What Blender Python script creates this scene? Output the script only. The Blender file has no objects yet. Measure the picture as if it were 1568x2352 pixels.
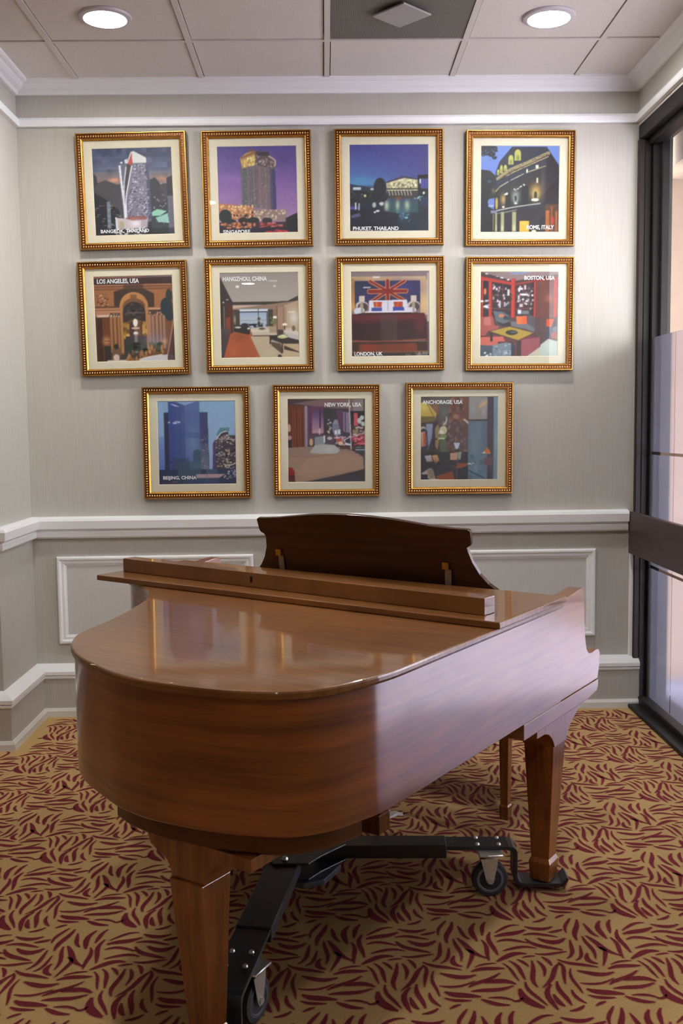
import bpy, math, random
import numpy as np
from mathutils import Vector, Matrix

random.seed(7)
SC = bpy.context.scene
COL = SC.collection
PI = math.pi

# ------------------------------------------------------------------ helpers
def lin(c):
    c = c / 255.0
    return c / 12.92 if c <= 0.04045 else ((c + 0.055) / 1.055) ** 2.4

def rgb(r, g, b):
    return (lin(r), lin(g), lin(b), 1.0)

class MB:
    """collects faces of one mesh"""
    def __init__(s):
        s.v = []; s.f = []; s.m = []; s.sm = []
    def add(s, vs, fs, mat=0, smooth=False):
        o = len(s.v)
        s.v.extend([tuple(p) for p in vs])
        for f in fs:
            s.f.append(tuple(i + o for i in f)); s.m.append(mat); s.sm.append(smooth)
        return s
    def box(s, x0, x1, y0, y1, z0, z1, mat=0, bev=0.0):
        if bev <= 0:
            vs = [(x0,y0,z0),(x1,y0,z0),(x1,y1,z0),(x0,y1,z0),(x0,y0,z1),(x1,y0,z1),(x1,y1,z1),(x0,y1,z1)]
            fs = [(0,3,2,1),(4,5,6,7),(0,1,5,4),(1,2,6,5),(2,3,7,6),(3,0,4,7)]
            return s.add(vs, fs, mat)
        b = bev
        ol = [(x0+b,y0),(x1-b,y0),(x1,y0+b),(x1,y1-b),(x1-b,y1),(x0+b,y1),(x0,y1-b),(x0,y0+b)]
        cx, cy = (x0+x1)/2, (y0+y1)/2
        def ins(p, k): 
            return (max(x0+k, min(x1-k, p[0])), max(y0+k, min(y1-k, p[1])))
        rings = [([ins(p, b) for p in ol], z0), (ol, z0+b), (ol, z1-b), ([ins(p, b) for p in ol], z1)]
        return s.rings([[(p[0], p[1], z) for p in r] for r, z in rings], mat)
    def rings(s, rs, mat=0, smooth=False, cap=True, closed=True):
        n = len(rs[0]); vs = [p for r in rs for p in r]; fs = []
        for k in range(len(rs)-1):
            for i in range(n if closed else n-1):
                j = (i+1) % n
                fs.append((k*n+i, k*n+j, (k+1)*n+j, (k+1)*n+i))
        s.add(vs, fs, mat, smooth)
        if cap and closed:
            s.add(rs[0], [tuple(reversed(range(n)))], mat)
            s.add(rs[-1], [tuple(range(n))], mat)
        return s
    def prism(s, pts, z0, z1, mat=0, smooth=False):
        return s.rings([[(x,y,z0) for x,y in pts], [(x,y,z1) for x,y in pts]], mat, smooth)
    def lathe(s, prof, c=(0,0,0), axis='z', n=28, mat=0, smooth=True):
        rs = []
        for r, h in prof:
            ring = []
            for i in range(n):
                a = 2*PI*i/n; p, q = r*math.cos(a), r*math.sin(a)
                if axis == 'z': ring.append((c[0]+p, c[1]+q, c[2]+h))
                elif axis == 'y': ring.append((c[0]+q, c[1]+h, c[2]+p))
                else: ring.append((c[0]+h, c[1]+p, c[2]+q))
            rs.append(ring)
        return s.rings(rs, mat, smooth)
    def tube(s, pts, r, n=10, mat=0):
        rs = []
        for i, p in enumerate(pts):
            p = Vector(p); a = Vector(pts[max(i-1,0)]); b = Vector(pts[min(i+1,len(pts)-1)])
            d = (b-a).normalized(); u = d.cross(Vector((0,0,1)))
            if u.length < 1e-3: u = Vector((1,0,0))
            u.normalize(); w = d.cross(u)
            rs.append([tuple(p + u*r*math.cos(2*PI*k/n) + w*r*math.sin(2*PI*k/n)) for k in range(n)])
        return s.rings(rs, mat, True)
    def mesh(s, name, mats):
        me = bpy.data.meshes.new(name)
        me.from_pydata(s.v, [], s.f)
        for m in mats: me.materials.append(m)
        me.polygons.foreach_set('material_index', s.m)
        me.polygons.foreach_set('use_smooth', s.sm)
        me.update()
        return me
    def build(s, name, mats, parent=None, loc=(0,0,0), bevel=0.0, fix=True):
        if not isinstance(mats, (list, tuple)): mats = [mats]
        me = s.mesh(name, mats)
        o = bpy.data.objects.new(name, me); COL.objects.link(o)
        o.location = loc
        if parent: o.parent = parent
        if fix:
            import bmesh
            bm = bmesh.new(); bm.from_mesh(me)
            bmesh.ops.remove_doubles(bm, verts=bm.verts, dist=1e-5)
            bmesh.ops.recalc_face_normals(bm, faces=bm.faces)
            bm.to_mesh(me); bm.free()
            if any(s.sm): me.set_sharp_from_angle(angle=math.radians(38))
        if bevel > 0:
            md = o.modifiers.new('Bevel', 'BEVEL'); md.width = bevel; md.segments = 2
            md.limit_method = 'ANGLE'; md.angle_limit = math.radians(40)
        return o

def tag(o, label, cat, group=None):
    o['label'] = label; o['category'] = cat
    if group: o['group'] = group
    return o

def thing(name, label, cat, loc=(0,0,0), rz=0.0, group=None):
    o = bpy.data.objects.new(name, None); COL.objects.link(o)
    o.location = loc; o.rotation_euler = (0,0,rz); o.empty_display_size = 0.1
    return tag(o, label, cat, group)

def struct(o):
    o['kind'] = 'structure'; return o

def arc(cx, cy, r, a0, a1, n):
    return [(cx + r*math.cos(math.radians(a0+(a1-a0)*i/n)), cy + r*math.sin(math.radians(a0+(a1-a0)*i/n))) for i in range(n+1)]

def catmull(pts, sub=6):
    out = []
    n = len(pts)
    for i in range(n-1):
        p0 = pts[max(i-1,0)]; p1 = pts[i]; p2 = pts[i+1]; p3 = pts[min(i+2,n-1)]
        for k in range(sub):
            t = k/sub
            out.append(tuple(0.5*((2*b) + (-a+c)*t + (2*a-5*b+4*c-d)*t*t + (-a+3*b-3*c+d)*t**3) for a,b,c,d in zip(p0,p1,p2,p3)))
    out.append(tuple(pts[-1]))
    return out

def offset_path(path, d, closed=False):
    """offset a polyline to its left by d with mitred corners"""
    n = len(path); res = []
    for i in range(n):
        p = Vector(path[i])
        if closed or 0 < i < n-1:
            a = Vector(path[(i-1) % n]); b = Vector(path[(i+1) % n])
            d1 = (p-a).normalized(); d2 = (b-p).normalized()
            n1 = Vector((-d1.y, d1.x)); n2 = Vector((-d2.y, d2.x))
            m = (n1+n2); m.normalize()
            k = d / max(0.2, m.dot(n1))
            res.append(tuple(p + m*k))
        else:
            dd = (Vector(path[1])-p).normalized() if i == 0 else (p-Vector(path[i-1])).normalized()
            res.append(tuple(p + Vector((-dd.y, dd.x))*d))
    return res

# ---------------------------------------------------------------- materials
def mat_base(name):
    m = bpy.data.materials.new(name); m.use_nodes = True
    nt = m.node_tree; b = nt.nodes['Principled BSDF']
    return m, nt, b

def N(nt, typ, **kw):
    n = nt.nodes.new(typ)
    for k, v in kw.items(): setattr(n, k, v)
    return n

def simple(name, col, rough=0.5, metal=0.0, coat=0.0, coat_r=0.1, noise=0.0, nscale=(30,30,30), bump=0.0, bscale=200.0, spec=0.5):
    m, nt, b = mat_base(name)
    b.inputs['Base Color'].default_value = col
    b.inputs['Roughness'].default_value = rough
    b.inputs['Metallic'].default_value = metal
    b.inputs['Coat Weight'].default_value = coat
    b.inputs['Coat Roughness'].default_value = coat_r
    b.inputs['Specular IOR Level'].default_value = spec
    tc = N(nt, 'ShaderNodeTexCoord')
    if noise > 0:
        mp = N(nt, 'ShaderNodeMapping'); mp.inputs['Scale'].default_value = nscale
        nz = N(nt, 'ShaderNodeTexNoise'); nz.inputs['Scale'].default_value = 1.0; nz.inputs['Detail'].default_value = 4
        mx = N(nt, 'ShaderNodeMix', data_type='RGBA', blend_type='MULTIPLY')
        rp = N(nt, 'ShaderNodeMapRange')
        rp.inputs['To Min'].default_value = 1-noise; rp.inputs['To Max'].default_value = 1+noise
        rp.inputs['From Min'].default_value = 0.3; rp.inputs['From Max'].default_value = 0.7
        nt.links.new(tc.outputs['Object'], mp.inputs['Vector'])
        nt.links.new(mp.outputs['Vector'], nz.inputs['Vector'])
        nt.links.new(nz.outputs['Fac'], rp.inputs['Value'])
        mx.inputs[0].default_value = 1.0; mx.inputs[6].default_value = col
        nt.links.new(rp.outputs['Result'], mx.inputs[7])
        nt.links.new(mx.outputs[2], b.inputs['Base Color'])
    if bump > 0:
        nz2 = N(nt, 'ShaderNodeTexNoise'); nz2.inputs['Scale'].default_value = bscale; nz2.inputs['Detail'].default_value = 3
        bp = N(nt, 'ShaderNodeBump'); bp.inputs['Strength'].default_value = bump; bp.inputs['Distance'].default_value = 0.002
        nt.links.new(tc.outputs['Object'], nz2.inputs['Vector'])
        nt.links.new(nz2.outputs['Fac'], bp.inputs['Height'])
        nt.links.new(bp.outputs['Normal'], b.inputs['Normal'])
    return m

def wood(name, dark, light, scale, rough=0.32, coat=1.0, coat_r=0.13, big=(1.2,1.2,2.5), ior=1.68):
    m, nt, b = mat_base(name)
    tc = N(nt, 'ShaderNodeTexCoord')
    mp = N(nt, 'ShaderNodeMapping'); mp.inputs['Scale'].default_value = scale
    nz = N(nt, 'ShaderNodeTexNoise'); nz.inputs['Scale'].default_value = 1.0; nz.inputs['Detail'].default_value = 6; nz.inputs['Roughness'].default_value = 0.6
    nz.inputs['Distortion'].default_value = 0.3
    mp2 = N(nt, 'ShaderNodeMapping'); mp2.inputs['Scale'].default_value = big
    nb = N(nt, 'ShaderNodeTexNoise'); nb.inputs['Scale'].default_value = 2.0; nb.inputs['Detail'].default_value = 2
    ad = N(nt, 'ShaderNodeMath', operation='MULTIPLY_ADD'); ad.inputs[1].default_value = 0.55; 
    sc = N(nt, 'ShaderNodeMath', operation='MULTIPLY'); sc.inputs[1].default_value = 0.45
    cr = N(nt, 'ShaderNodeValToRGB')
    cr.color_ramp.elements[0].position = 0.36; cr.color_ramp.elements[0].color = dark
    cr.color_ramp.elements[1].position = 0.64; cr.color_ramp.elements[1].color = light
    nt.links.new(tc.outputs['Object'], mp.inputs['Vector']); nt.links.new(mp.outputs['Vector'], nz.inputs['Vector'])
    nt.links.new(tc.outputs['Object'], mp2.inputs['Vector']); nt.links.new(mp2.outputs['Vector'], nb.inputs['Vector'])
    nt.links.new(nb.outputs['Fac'], sc.inputs[0])
    nt.links.new(nz.outputs['Fac'], ad.inputs[0]); nt.links.new(sc.outputs[0], ad.inputs[2])
    nt.links.new(ad.outputs[0], cr.inputs['Fac']); nt.links.new(cr.outputs['Color'], b.inputs['Base Color'])
    b.inputs['Roughness'].default_value = rough; b.inputs['Specular IOR Level'].default_value = 0.25
    b.inputs['Coat Weight'].default_value = coat; b.inputs['Coat Roughness'].default_value = coat_r; b.inputs['Coat IOR'].default_value = ior
    return m

M = {}
M['wall'] = simple('wall_paper', rgb(194,190,181), 0.85, noise=0.05, nscale=(160,160,6), bump=0.08, bscale=400)
M['wall_light'] = simple('panel_paint', rgb(216,215,211), 0.8, noise=0.03, nscale=(160,160,6))
M['trim'] = simple('white_trim_paint', rgb(250,251,252), 0.45, noise=0.015, nscale=(8,8,8))
M['base'] = simple('base_strip_paint', rgb(222,218,212), 0.5, noise=0.02, nscale=(8,8,8))
M['tile'] = simple('ceiling_tile', rgb(228,221,214), 0.95, noise=0.06, nscale=(140,140,140), bump=0.5, bscale=260)
M['grid'] = simple('ceiling_grid_paint', rgb(222,215,208), 0.6, noise=0.02, nscale=(10,10,10))
M['void'] = simple('ceiling_gap', rgb(60,52,48), 0.9, noise=0.05, nscale=(10,10,10))
M['black_frame'] = simple('dark_bronze_frame', rgb(32,29,28), 0.5, noise=0.15, nscale=(40,40,4), spec=0.25)
M['brown_frame'] = simple('brown_painted_jamb', rgb(50,40,38), 0.5, noise=0.15, nscale=(40,40,4), spec=0.25)
M['rail_wood'] = simple('dark_brown_rail_paint', rgb(72,56,54), 0.4, noise=0.2, nscale=(60,3,60), spec=0.4)
M['carpet'] = simple('tan_carpet_pile', rgb(202,168,114), 0.95, noise=0.16, nscale=(260,260,260), bump=0.9, bscale=420, spec=0.1)
M['carpet_red'] = simple('burgundy_carpet_pile', rgb(124,46,54), 0.95, noise=0.2, nscale=(260,260,260), bump=0.9, bscale=420, spec=0.1)
M['carpet_rim'] = simple('rose_carpet_pile', rgb(182,130,92), 0.95, noise=0.16, nscale=(260,260,260), spec=0.1)
M['gold'] = simple('antique_gold_leaf', rgb(200,148,70), 0.36, metal=0.9, noise=0.15, nscale=(60,60,60))
M['gold_bead'] = simple('bright_gold_bead', rgb(238,196,120), 0.3, metal=0.85, noise=0.1, nscale=(60,60,60))
M['gold_dark'] = simple('rubbed_brown_gold', rgb(104,56,18), 0.4, metal=0.6, noise=0.25, nscale=(80,80,80))
M['mat_board'] = simple('cream_mat_board', rgb(238,226,200), 0.9, noise=0.02, nscale=(90,90,90))
M['caption'] = simple('white_caption_ink', rgb(240,240,240), 0.5, noise=0.01, nscale=(9,9,9))
M['black_steel'] = simple('black_powder_coat', rgb(34,35,38), 0.42, noise=0.12, nscale=(25,25,25))
M['steel'] = simple('zinc_steel', rgb(206,204,198), 0.4, metal=0.7, noise=0.1, nscale=(30,30,30))
M['rubber'] = simple('black_rubber', rgb(28,28,30), 0.6, noise=0.15, nscale=(40,40,40))
M['grey_wheel'] = simple('grey_wheel_core', rgb(105,110,120), 0.5, noise=0.08, nscale=(40,40,40))
M['brass'] = simple('aged_brass', rgb(190,148,70), 0.38, metal=0.85, noise=0.2, nscale=(50,50,50))
M['brass_dull'] = simple('dull_brass_hinge', rgb(150,134,112), 0.5, metal=0.4, noise=0.2, nscale=(50,50,50))
M['chip'] = simple('bare_wood_chip', rgb(214,178,132), 0.7, noise=0.1, nscale=(90,90,90))
M['black'] = simple('black_paint', rgb(18,16,15), 0.5, noise=0.1, nscale=(20,20,20))
M['ivory'] = simple('ivory_key', rgb(225,218,200), 0.3, noise=0.03, nscale=(20,20,20))
M['ebony'] = simple('ebony_key', rgb(16,15,15), 0.3, noise=0.05, nscale=(20,20,20))
M['lampring'] = simple('white_lamp_trim', rgb(206,200,204), 0.4, noise=0.02, nscale=(20,20,20))
M['outwall'] = simple('beige_stucco', rgb(146,124,106), 0.9, noise=0.05, nscale=(12,12,12), bump=0.4, bscale=60)
M['soffit'] = simple('soffit_board', rgb(150,130,112), 0.9, noise=0.05, nscale=(12,12,12))
M['soffit_trim'] = simple('red_brown_fascia', rgb(170,110,90), 0.8, noise=0.05, nscale=(12,12,12))
M['paving'] = simple('pale_paving', rgb(208,194,194), 0.9, noise=0.08, nscale=(6,6,6))
M['dark_strip'] = simple('added_dark_strip', rgb(112,106,116), 0.95, noise=0.3, nscale=(60,60,60))
DK, LT = (0.105,0.0225,0.0036,1), (0.330,0.090,0.0135,1)
M['wood_rim'] = wood('mahogany_rim', DK, LT, (2.0,2.0,46.0))
M['wood_lid'] = wood('mahogany_lid', (0.135,0.049,0.0125,1), (0.275,0.112,0.030,1), (52.0,2.2,2.2), rough=0.36, coat=0.7, coat_r=0.05, ior=1.5)
M['wood_leg'] = wood('mahogany_leg', (0.12,0.030,0.005,1), (0.34,0.105,0.020,1), (55.0,55.0,2.5), rough=0.34, coat=1.0, ior=1.55)
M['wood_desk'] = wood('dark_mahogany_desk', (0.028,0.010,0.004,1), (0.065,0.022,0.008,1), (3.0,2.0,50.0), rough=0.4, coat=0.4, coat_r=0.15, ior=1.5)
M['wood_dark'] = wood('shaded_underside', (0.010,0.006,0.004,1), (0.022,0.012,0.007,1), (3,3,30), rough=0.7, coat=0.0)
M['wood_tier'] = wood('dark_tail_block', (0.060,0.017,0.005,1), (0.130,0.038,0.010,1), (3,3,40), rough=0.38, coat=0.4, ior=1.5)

# perforated metal of the air vent
def mk_vent():
    m, nt, b = mat_base('perforated_grey_metal')
    tc = N(nt, 'ShaderNodeTexCoord')
    w1 = N(nt, 'ShaderNodeTexWave', wave_type='BANDS', bands_direction='X'); w1.inputs['Scale'].default_value = 42
    w2 = N(nt, 'ShaderNodeTexWave', wave_type='BANDS', bands_direction='Y'); w2.inputs['Scale'].default_value = 42
    mu = N(nt, 'ShaderNodeMath', operation='MULTIPLY')
    nz = N(nt, 'ShaderNodeTexNoise'); nz.inputs['Scale'].default_value = 5
    cr = N(nt, 'ShaderNodeValToRGB')
    cr.color_ramp.elements[0].position = 0.30; cr.color_ramp.elements[0].color = rgb(124,120,114)
    cr.color_ramp.elements[1].position = 0.55; cr.color_ramp.elements[1].color = rgb(62,59,56)
    mx = N(nt, 'ShaderNodeMix', data_type='RGBA', blend_type='MULTIPLY'); mx.inputs[0].default_value = 0.6
    for w in (w1, w2): nt.links.new(tc.outputs['Object'], w.inputs['Vector'])
    nt.links.new(tc.outputs['Object'], nz.inputs['Vector'])
    nt.links.new(w1.outputs['Fac'], mu.inputs[0]); nt.links.new(w2.outputs['Fac'], mu.inputs[1])
    nt.links.new(mu.outputs[0], cr.inputs['Fac'])
    nt.links.new(cr.outputs['Color'], mx.inputs[6]); nt.links.new(nz.outputs['Color'], mx.inputs[7])
    nt.links.new(cr.outputs['Color'], b.inputs['Base Color'])
    b.inputs['Roughness'].default_value = 0.6
    return m
M['perf'] = mk_vent()
M['vent_plate'] = simple('grey_vent_plate', rgb(168,165,160), 0.5, noise=0.04, nscale=(14,14,14))

def emit(name, col, s):
    m = bpy.data.materials.new(name); m.use_nodes = True; nt = m.node_tree
    nt.nodes.remove(nt.nodes['Principled BSDF'])
    e = N(nt, 'ShaderNodeEmission'); e.inputs['Color'].default_value = col; e.inputs['Strength'].default_value = s
    nt.links.new(e.outputs[0], nt.nodes['Material Output'].inputs['Surface'])
    return m
LAMP = 172.0
M['lamp'] = emit('lamp_lens', (1.0, 0.985, 0.95, 1), LAMP)

def mk_glass(name, refl=1.0, tint=(0.97,0.98,0.98,1)):
    m = bpy.data.materials.new(name); m.use_nodes = True; nt = m.node_tree
    nt.nodes.remove(nt.nodes['Principled BSDF'])
    t = N(nt, 'ShaderNodeBsdfTransparent'); t.inputs['Color'].default_value = tint
    g = N(nt, 'ShaderNodeBsdfGlossy'); g.inputs['Roughness'].default_value = 0.0
    fr = N(nt, 'ShaderNodeFresnel'); fr.inputs['IOR'].default_value = 1.45
    mu = N(nt, 'ShaderNodeMath', operation='MULTIPLY'); mu.inputs[1].default_value = refl
    mx = N(nt, 'ShaderNodeMixShader')
    ge = N(nt, 'ShaderNodeNewGeometry'); iv = N(nt, 'ShaderNodeMath', operation='SUBTRACT'); iv.inputs[0].default_value = 1.0
    m2 = N(nt, 'ShaderNodeMath', operation='MULTIPLY')          # only the outer skin of the sheet mirrors
    nt.links.new(ge.outputs['Backfacing'], iv.inputs[1]); nt.links.new(iv.outputs[0], m2.inputs[1])
    nt.links.new(fr.outputs[0], mu.inputs[0]); nt.links.new(mu.outputs[0], m2.inputs[0]); nt.links.new(m2.outputs[0], mx.inputs['Fac'])
    nt.links.new(t.outputs[0], mx.inputs[1]); nt.links.new(g.outputs[0], mx.inputs[2])
    nt.links.new(mx.outputs[0], nt.nodes['Material Output'].inputs['Surface'])
    return m
M['picture_glass'] = mk_glass('picture_glass', 0.8)
M['window_glass'] = mk_glass('window_glass', 1.0)

def mk_film(name, col, tr, fwd=0.0):
    """frosted sheet: scatters part of the daylight every way, passes part of it on forwards, blurred"""
    m = bpy.data.materials.new(name); m.use_nodes = True; nt = m.node_tree
    nt.nodes.remove(nt.nodes['Principled BSDF'])
    d = N(nt, 'ShaderNodeBsdfDiffuse'); d.inputs['Color'].default_value = col
    t = N(nt, 'ShaderNodeBsdfTranslucent'); t.inputs['Color'].default_value = col
    mx = N(nt, 'ShaderNodeMixShader')
    c = N(nt, 'ShaderNodeBsdfRefraction'); c.inputs['Color'].default_value = (0.95,0.92,1.0,1)
    c.inputs['IOR'].default_value = 1.03; c.inputs['Roughness'].default_value = 0.75
    mx2 = N(nt, 'ShaderNodeMixShader'); mx2.inputs['Fac'].default_value = fwd
    nz = N(nt, 'ShaderNodeTexNoise'); nz.inputs['Scale'].default_value = 3
    tc = N(nt, 'ShaderNodeTexCoord'); nt.links.new(tc.outputs['Object'], nz.inputs['Vector'])
    mr = N(nt, 'ShaderNodeMapRange'); mr.inputs['To Min'].default_value = tr-0.03; mr.inputs['To Max'].default_value = tr+0.03
    nt.links.new(nz.outputs['Fac'], mr.inputs['Value']); nt.links.new(mr.outputs['Result'], mx.inputs['Fac'])
    nt.links.new(d.outputs[0], mx.inputs[1]); nt.links.new(t.outputs[0], mx.inputs[2])
    nt.links.new(mx.outputs[0], mx2.inputs[1]); nt.links.new(c.outputs[0], mx2.inputs[2])
    nt.links.new(mx2.outputs[0], nt.nodes['Material Output'].inputs['Surface'])
    return m
M['film'] = mk_film('frosted_film', rgb(172,170,186), 0.50, 0.86)
M['film_orange'] = mk_film('film_orange_line', rgb(232,200,176), 0.5)
M['film_black'] = simple('film_black_dash', rgb(40,40,46), 0.6, noise=0.02, nscale=(9,9,9))

def mk_print():
    m, nt, b = mat_base('photo_print')
    a = N(nt, 'ShaderNodeVertexColor', layer_name='Col')
    nt.links.new(a.outputs['Color'], b.inputs['Base Color'])
    b.inputs['Roughness'].default_value = 0.55
    return m
M['print'] = mk_print()

# ------------------------------------------------------------------- camera
def make_camera():
    yaw, pitch, roll = math.radians(0.87), math.radians(4.91), math.radians(0.70)
    F = Vector((math.sin(yaw)*math.cos(pitch), math.cos(yaw)*math.cos(pitch), -math.sin(pitch)))
    R = Vector((math.cos(yaw), -math.sin(yaw), 0)); U = R.cross(F)
    c, s = math.cos(roll), math.sin(roll)
    Ri = R*c - U*s; Ui = R*s + U*c
    cam = bpy.data.cameras.new('camera'); o = bpy.data.objects.new('camera', cam); COL.objects.link(o)
    m = Matrix((Ri, Ui, -F)).transposed().to_4x4(); m.translation = Vector((0,0,1.42))
    o.matrix_world = m
    cam.sensor_fit = 'VERTICAL'; cam.sensor_height = 36.0; cam.lens = 2287.0/2352.0*36.0
    cam.clip_start = 0.05; cam.clip_end = 100
    SC.camera = o
make_camera()

# --------------------------------------------------------------------- room
XL, YB, XR, CZ = -1.455, 4.92, 1.53, 3.066
YC = 4.40                      # where the short left wall turns away
XFAR, YF = -4.5, -4.2
GX = 1.60                      # plane of the glass

def wall(name, pts, z0, z1, mats=None):
    """thick wall whose room face runs along pts (room on the left-hand side of travel)"""
    outer = offset_path(pts, -0.12)
    b = MB()
    b.prism(list(pts) + list(reversed(outer)), z0, z1)
    return struct(b.build(name, mats or M['wall']))

wall('wall_back', [(XL-0.12, YB), (XL, YB), (XR+0.02, YB), (GX+0.08, YB)][::-1], 0, CZ)
wall('wall_left', [(XL, YB), (XL, YC)], 0, CZ)
wall('wall_return', [(XL-0.12, YC), (XFAR, YC)], 0, CZ)
wall('wall_far', [(XFAR, YC), (XFAR, YF)], 0, CZ)
wall('wall_front', [(XFAR-0.12, YF), (GX+0.2, YF)], 0, CZ)
b = MB(); b.box(XR, XR+0.2, YF, YB+0.12, 2.845, CZ); struct(b.build('wall_right', M['wall']))

# ceiling: lay-in tiles in a grid
b = MB()
TS = 0.590; GX0, GY0 = 0.030, 4.402
bar = 0.0125
xs = [GX0 + TS*i for i in range(-8, 4)]; ys = [GY0 - TS*j for j in range(-1, 16)]
xr = [XFAR] + [x for x in xs if XFAR < x < XR] + [XR]
yr = sorted([YF] + [y for y in ys if YF < y < YB] + [YB])
VENT = (GX0, GX0+TS, GY0-TS, GY0)
for i in range(len(xr)-1):
    for j in range(len(yr)-1):
        x0, x1, y0, y1 = xr[i], xr[i+1], yr[j], yr[j+1]
        if x1 < XL and y0 > YC: continue
        if abs(x0-VENT[0]) < .01 and abs(y1-VENT[3]) < .01: continue
        g = bar + 0.004
        b.box(x0+g, x1-g, y0+g, y1-g, CZ-0.003, CZ+0.02, 0)
for x in xr[1:-1]: b.box(x-bar, x+bar, YF, YB, CZ-0.008, CZ+0.02, 1)
for y in yr[1:-1]: b.box(XFAR, XR, y-bar*0.8, y+bar*0.8, CZ-0.0078, CZ+0.02, 1)
b.box(XFAR-0.1, XR+0.2, YF-0.1, YB+0.1, CZ+0.02, CZ+0.08, 2)
struct(b.build('ceiling', [M['tile'], M['grid'], M['void']], fix=False))

# mouldings swept along the walls
PATH = [(XFAR, YC), (XL, YC), (XL, YB), (XR, YB), (XR, YF)]
def sweep(name, path, prof, mat, closed=False):
    """prof: (distance from wall, z) going round; room lies to the right of the path"""
    rs = []
    offs = [offset_path(path, -d, closed) for d, z in prof]
    n = len(path)
    for i in range(n):
        rs.append([(offs[k][i][0], offs[k][i][1], prof[k][1]) for k in range(len(prof))])
    if closed: rs.append(rs[0])
    b = MB(); b.rings(rs, 0, cap=not closed)
    return struct(b.build(name, mat))
CR = CZ
sweep('trim_1', PATH, [(0,3.008),(0.014,3.008),(0.018,3.016),(0.022,3.022),(0.040,3.030),(0.052,3.040),(0.056,3.046),(0.070,3.049),(0.078,3.054),(0.080,CR-0.002),(0,CR-0.002)], M['trim'])
sweep('trim_2', PATH, [(0,2.860),(0.018,2.860),(0.022,2.868),(0.020,2.890),(0.012,2.902),(0,2.904)], M['trim'])
PATHC = [(XFAR, YC), (XL, YC), (XL, YB), (1.495, YB)]
sweep('trim_3', PATHC, [(0,0.886),(0.020,0.886),(0.030,0.894),(0.032,0.918),(0.026,0.924),(0.038,0.932),(0.046,0.936),(0.050,0.974),(0.044,0.986),(0.020,0.992),(0,0.993)], M['trim'])
PATHB = [(XFAR, YC), (XL, YC), (XL, YB), (1.555, YB)]
b_pl = sweep('baseboard_back', PATHB, [(0,0.0),(0.042,0.0),(0.042,0.204),(0,0.204)], M['wall'])
sweep('trim_4', PATHB, [(0,0.188),(0.046,0.188),(0.050,0.194),(0.050,0.200),(0.044,0.204),(0.054,0.210),(0.054,0.226),(0.034,0.242),(0.010,0.256),(0,0.257)], M['trim'])
sweep('baseboard_floor', PATHB, [(0.03,0.0),(0.060,0.0),(0.058,0.028),(0.050,0.040),(0.03,0.042)], M['base'])

def panel(name, x0, x1, z0, z1):
    """picture-frame moulding on the back wall with a lighter field"""
    pr = [(0,0),(0.0,0.012),(0.006,0.018),(0.014,0.018),(0.022,0.011),(0.034,0.011),(0.040,0.006),(0.046,0.004),(0.046,0)]
    def rect(i): return [(x0+i,z0+i),(x1-i,z0+i),(x1-i,z1-i),(x0+i,z1-i)]
    b = MB(); rs = []
    for i, d in pr:
        rs.append([(x, YB-d-0.0002, z) for x, z in rect(i)])
    b.rings(rs, 0, cap=False)
    x, z = 0.045, 0.045
    b.box(x0+x, x1-x, YB-0.0025, YB-0.0005, z0+z, z1-z, 1)
    return struct(b.build(name, [M['trim'], M['wall_light']]))
panel('trim_5', -1.338, -0.366, 0.358, 0.794)
panel('trim_6', -0.10, 1.340, 0.358, 0.798)
b = MB(); b.box(1.508, 1.553, YB-0.016, YB-0.0005, 0.25, 0.89, 0, 0.004); struct(b.build('trim_7', M['trim']))

# carpet with its brush-stroke repeat
STROKES = [
 [(170,620),(255,680),(295,755),22],[(220,600),(320,660),(345,745),30],[(280,590),(330,605),(370,645),22],
 [(395,600),(388,720),(440,805),44],[(435,600),(500,630),(492,720),32],[(470,570),(525,590),(550,638),26],
 [(605,620),(580,690),(485,805),44],[(600,610),(660,660),(655,778),34],[(695,660),(705,770),(790,850),28],
 [(345,765),(380,860),(515,945),30],[(302,818),(350,940),(495,965),64],[(545,785),(480,890),(600,978),52],
 [(590,760),(620,860),(705,945),42],[(565,860),(600,930),(655,952),38],[(705,825),(730,895),(820,930),28],
 [(690,990),(770,985),(803,945),28],
 [(595,590),(720,630),(905,648),24],[(750,675),(890,725),(1030,688),34],[(770,772),(880,805),(1030,735),20],
 [(1000,782),(1090,745),(1212,675),36],[(1010,628),(1080,595),(1165,598),16],[(990,662),(1100,628),(1238,636),32],
 [(1112,748),(1220,715),(1358,757),36],[(1030,815),(1180,815),(1342,772),34],[(822,818),(930,850),(1112,856),42],
 [(835,865),(930,895),(1045,885),24],[(1120,875),(1210,915),(1352,920),30],[(1175,865),(1270,850),(1385,888),18],
 [(1370,888),(1430,900),(1440,860),24],[(895,950),(930,925),(972,915),26],
 [(110,382),(180,325),(290,322),20],[(108,410),(225,395),(342,360),36],[(125,452),(220,418),(358,460),20],
 [(175,522),(275,478),(428,502),22],[(125,606),(215,535),(352,545),36],[(320,575),(370,562),(422,562),14],
 [(340,335),(445,372),(552,335),26],[(330,398),(450,380),(592,414),20],[(345,430),(450,500),(632,515),28],
 [(440,425),(560,488),(650,425),36],[(420,545),(545,555),(662,528),20],[(525,378),(580,375),(632,355),22],
 [(690,270),(640,310),(662,382),32],[(742,280),(722,360),(744,440),48],[(795,310),(835,375),(912,412),26],
 [(785,410),(855,480),(890,582),32],[(815,405),(910,490),(1076,556),34],[(920,290),(885,370),(975,427),48],
 [(1000,280),(975,330),(1003,382),38],[(1055,358),(1060,450),(1162,532),38],[(1005,418),(1080,490),(1105,577),34],
 [(690,438),(735,520),(672,582),38],[(768,480),(805,560),(738,596),32],[(825,540),(800,610),(907,622),38],
 [(900,490),(1005,510),(952,636),36]]
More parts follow.
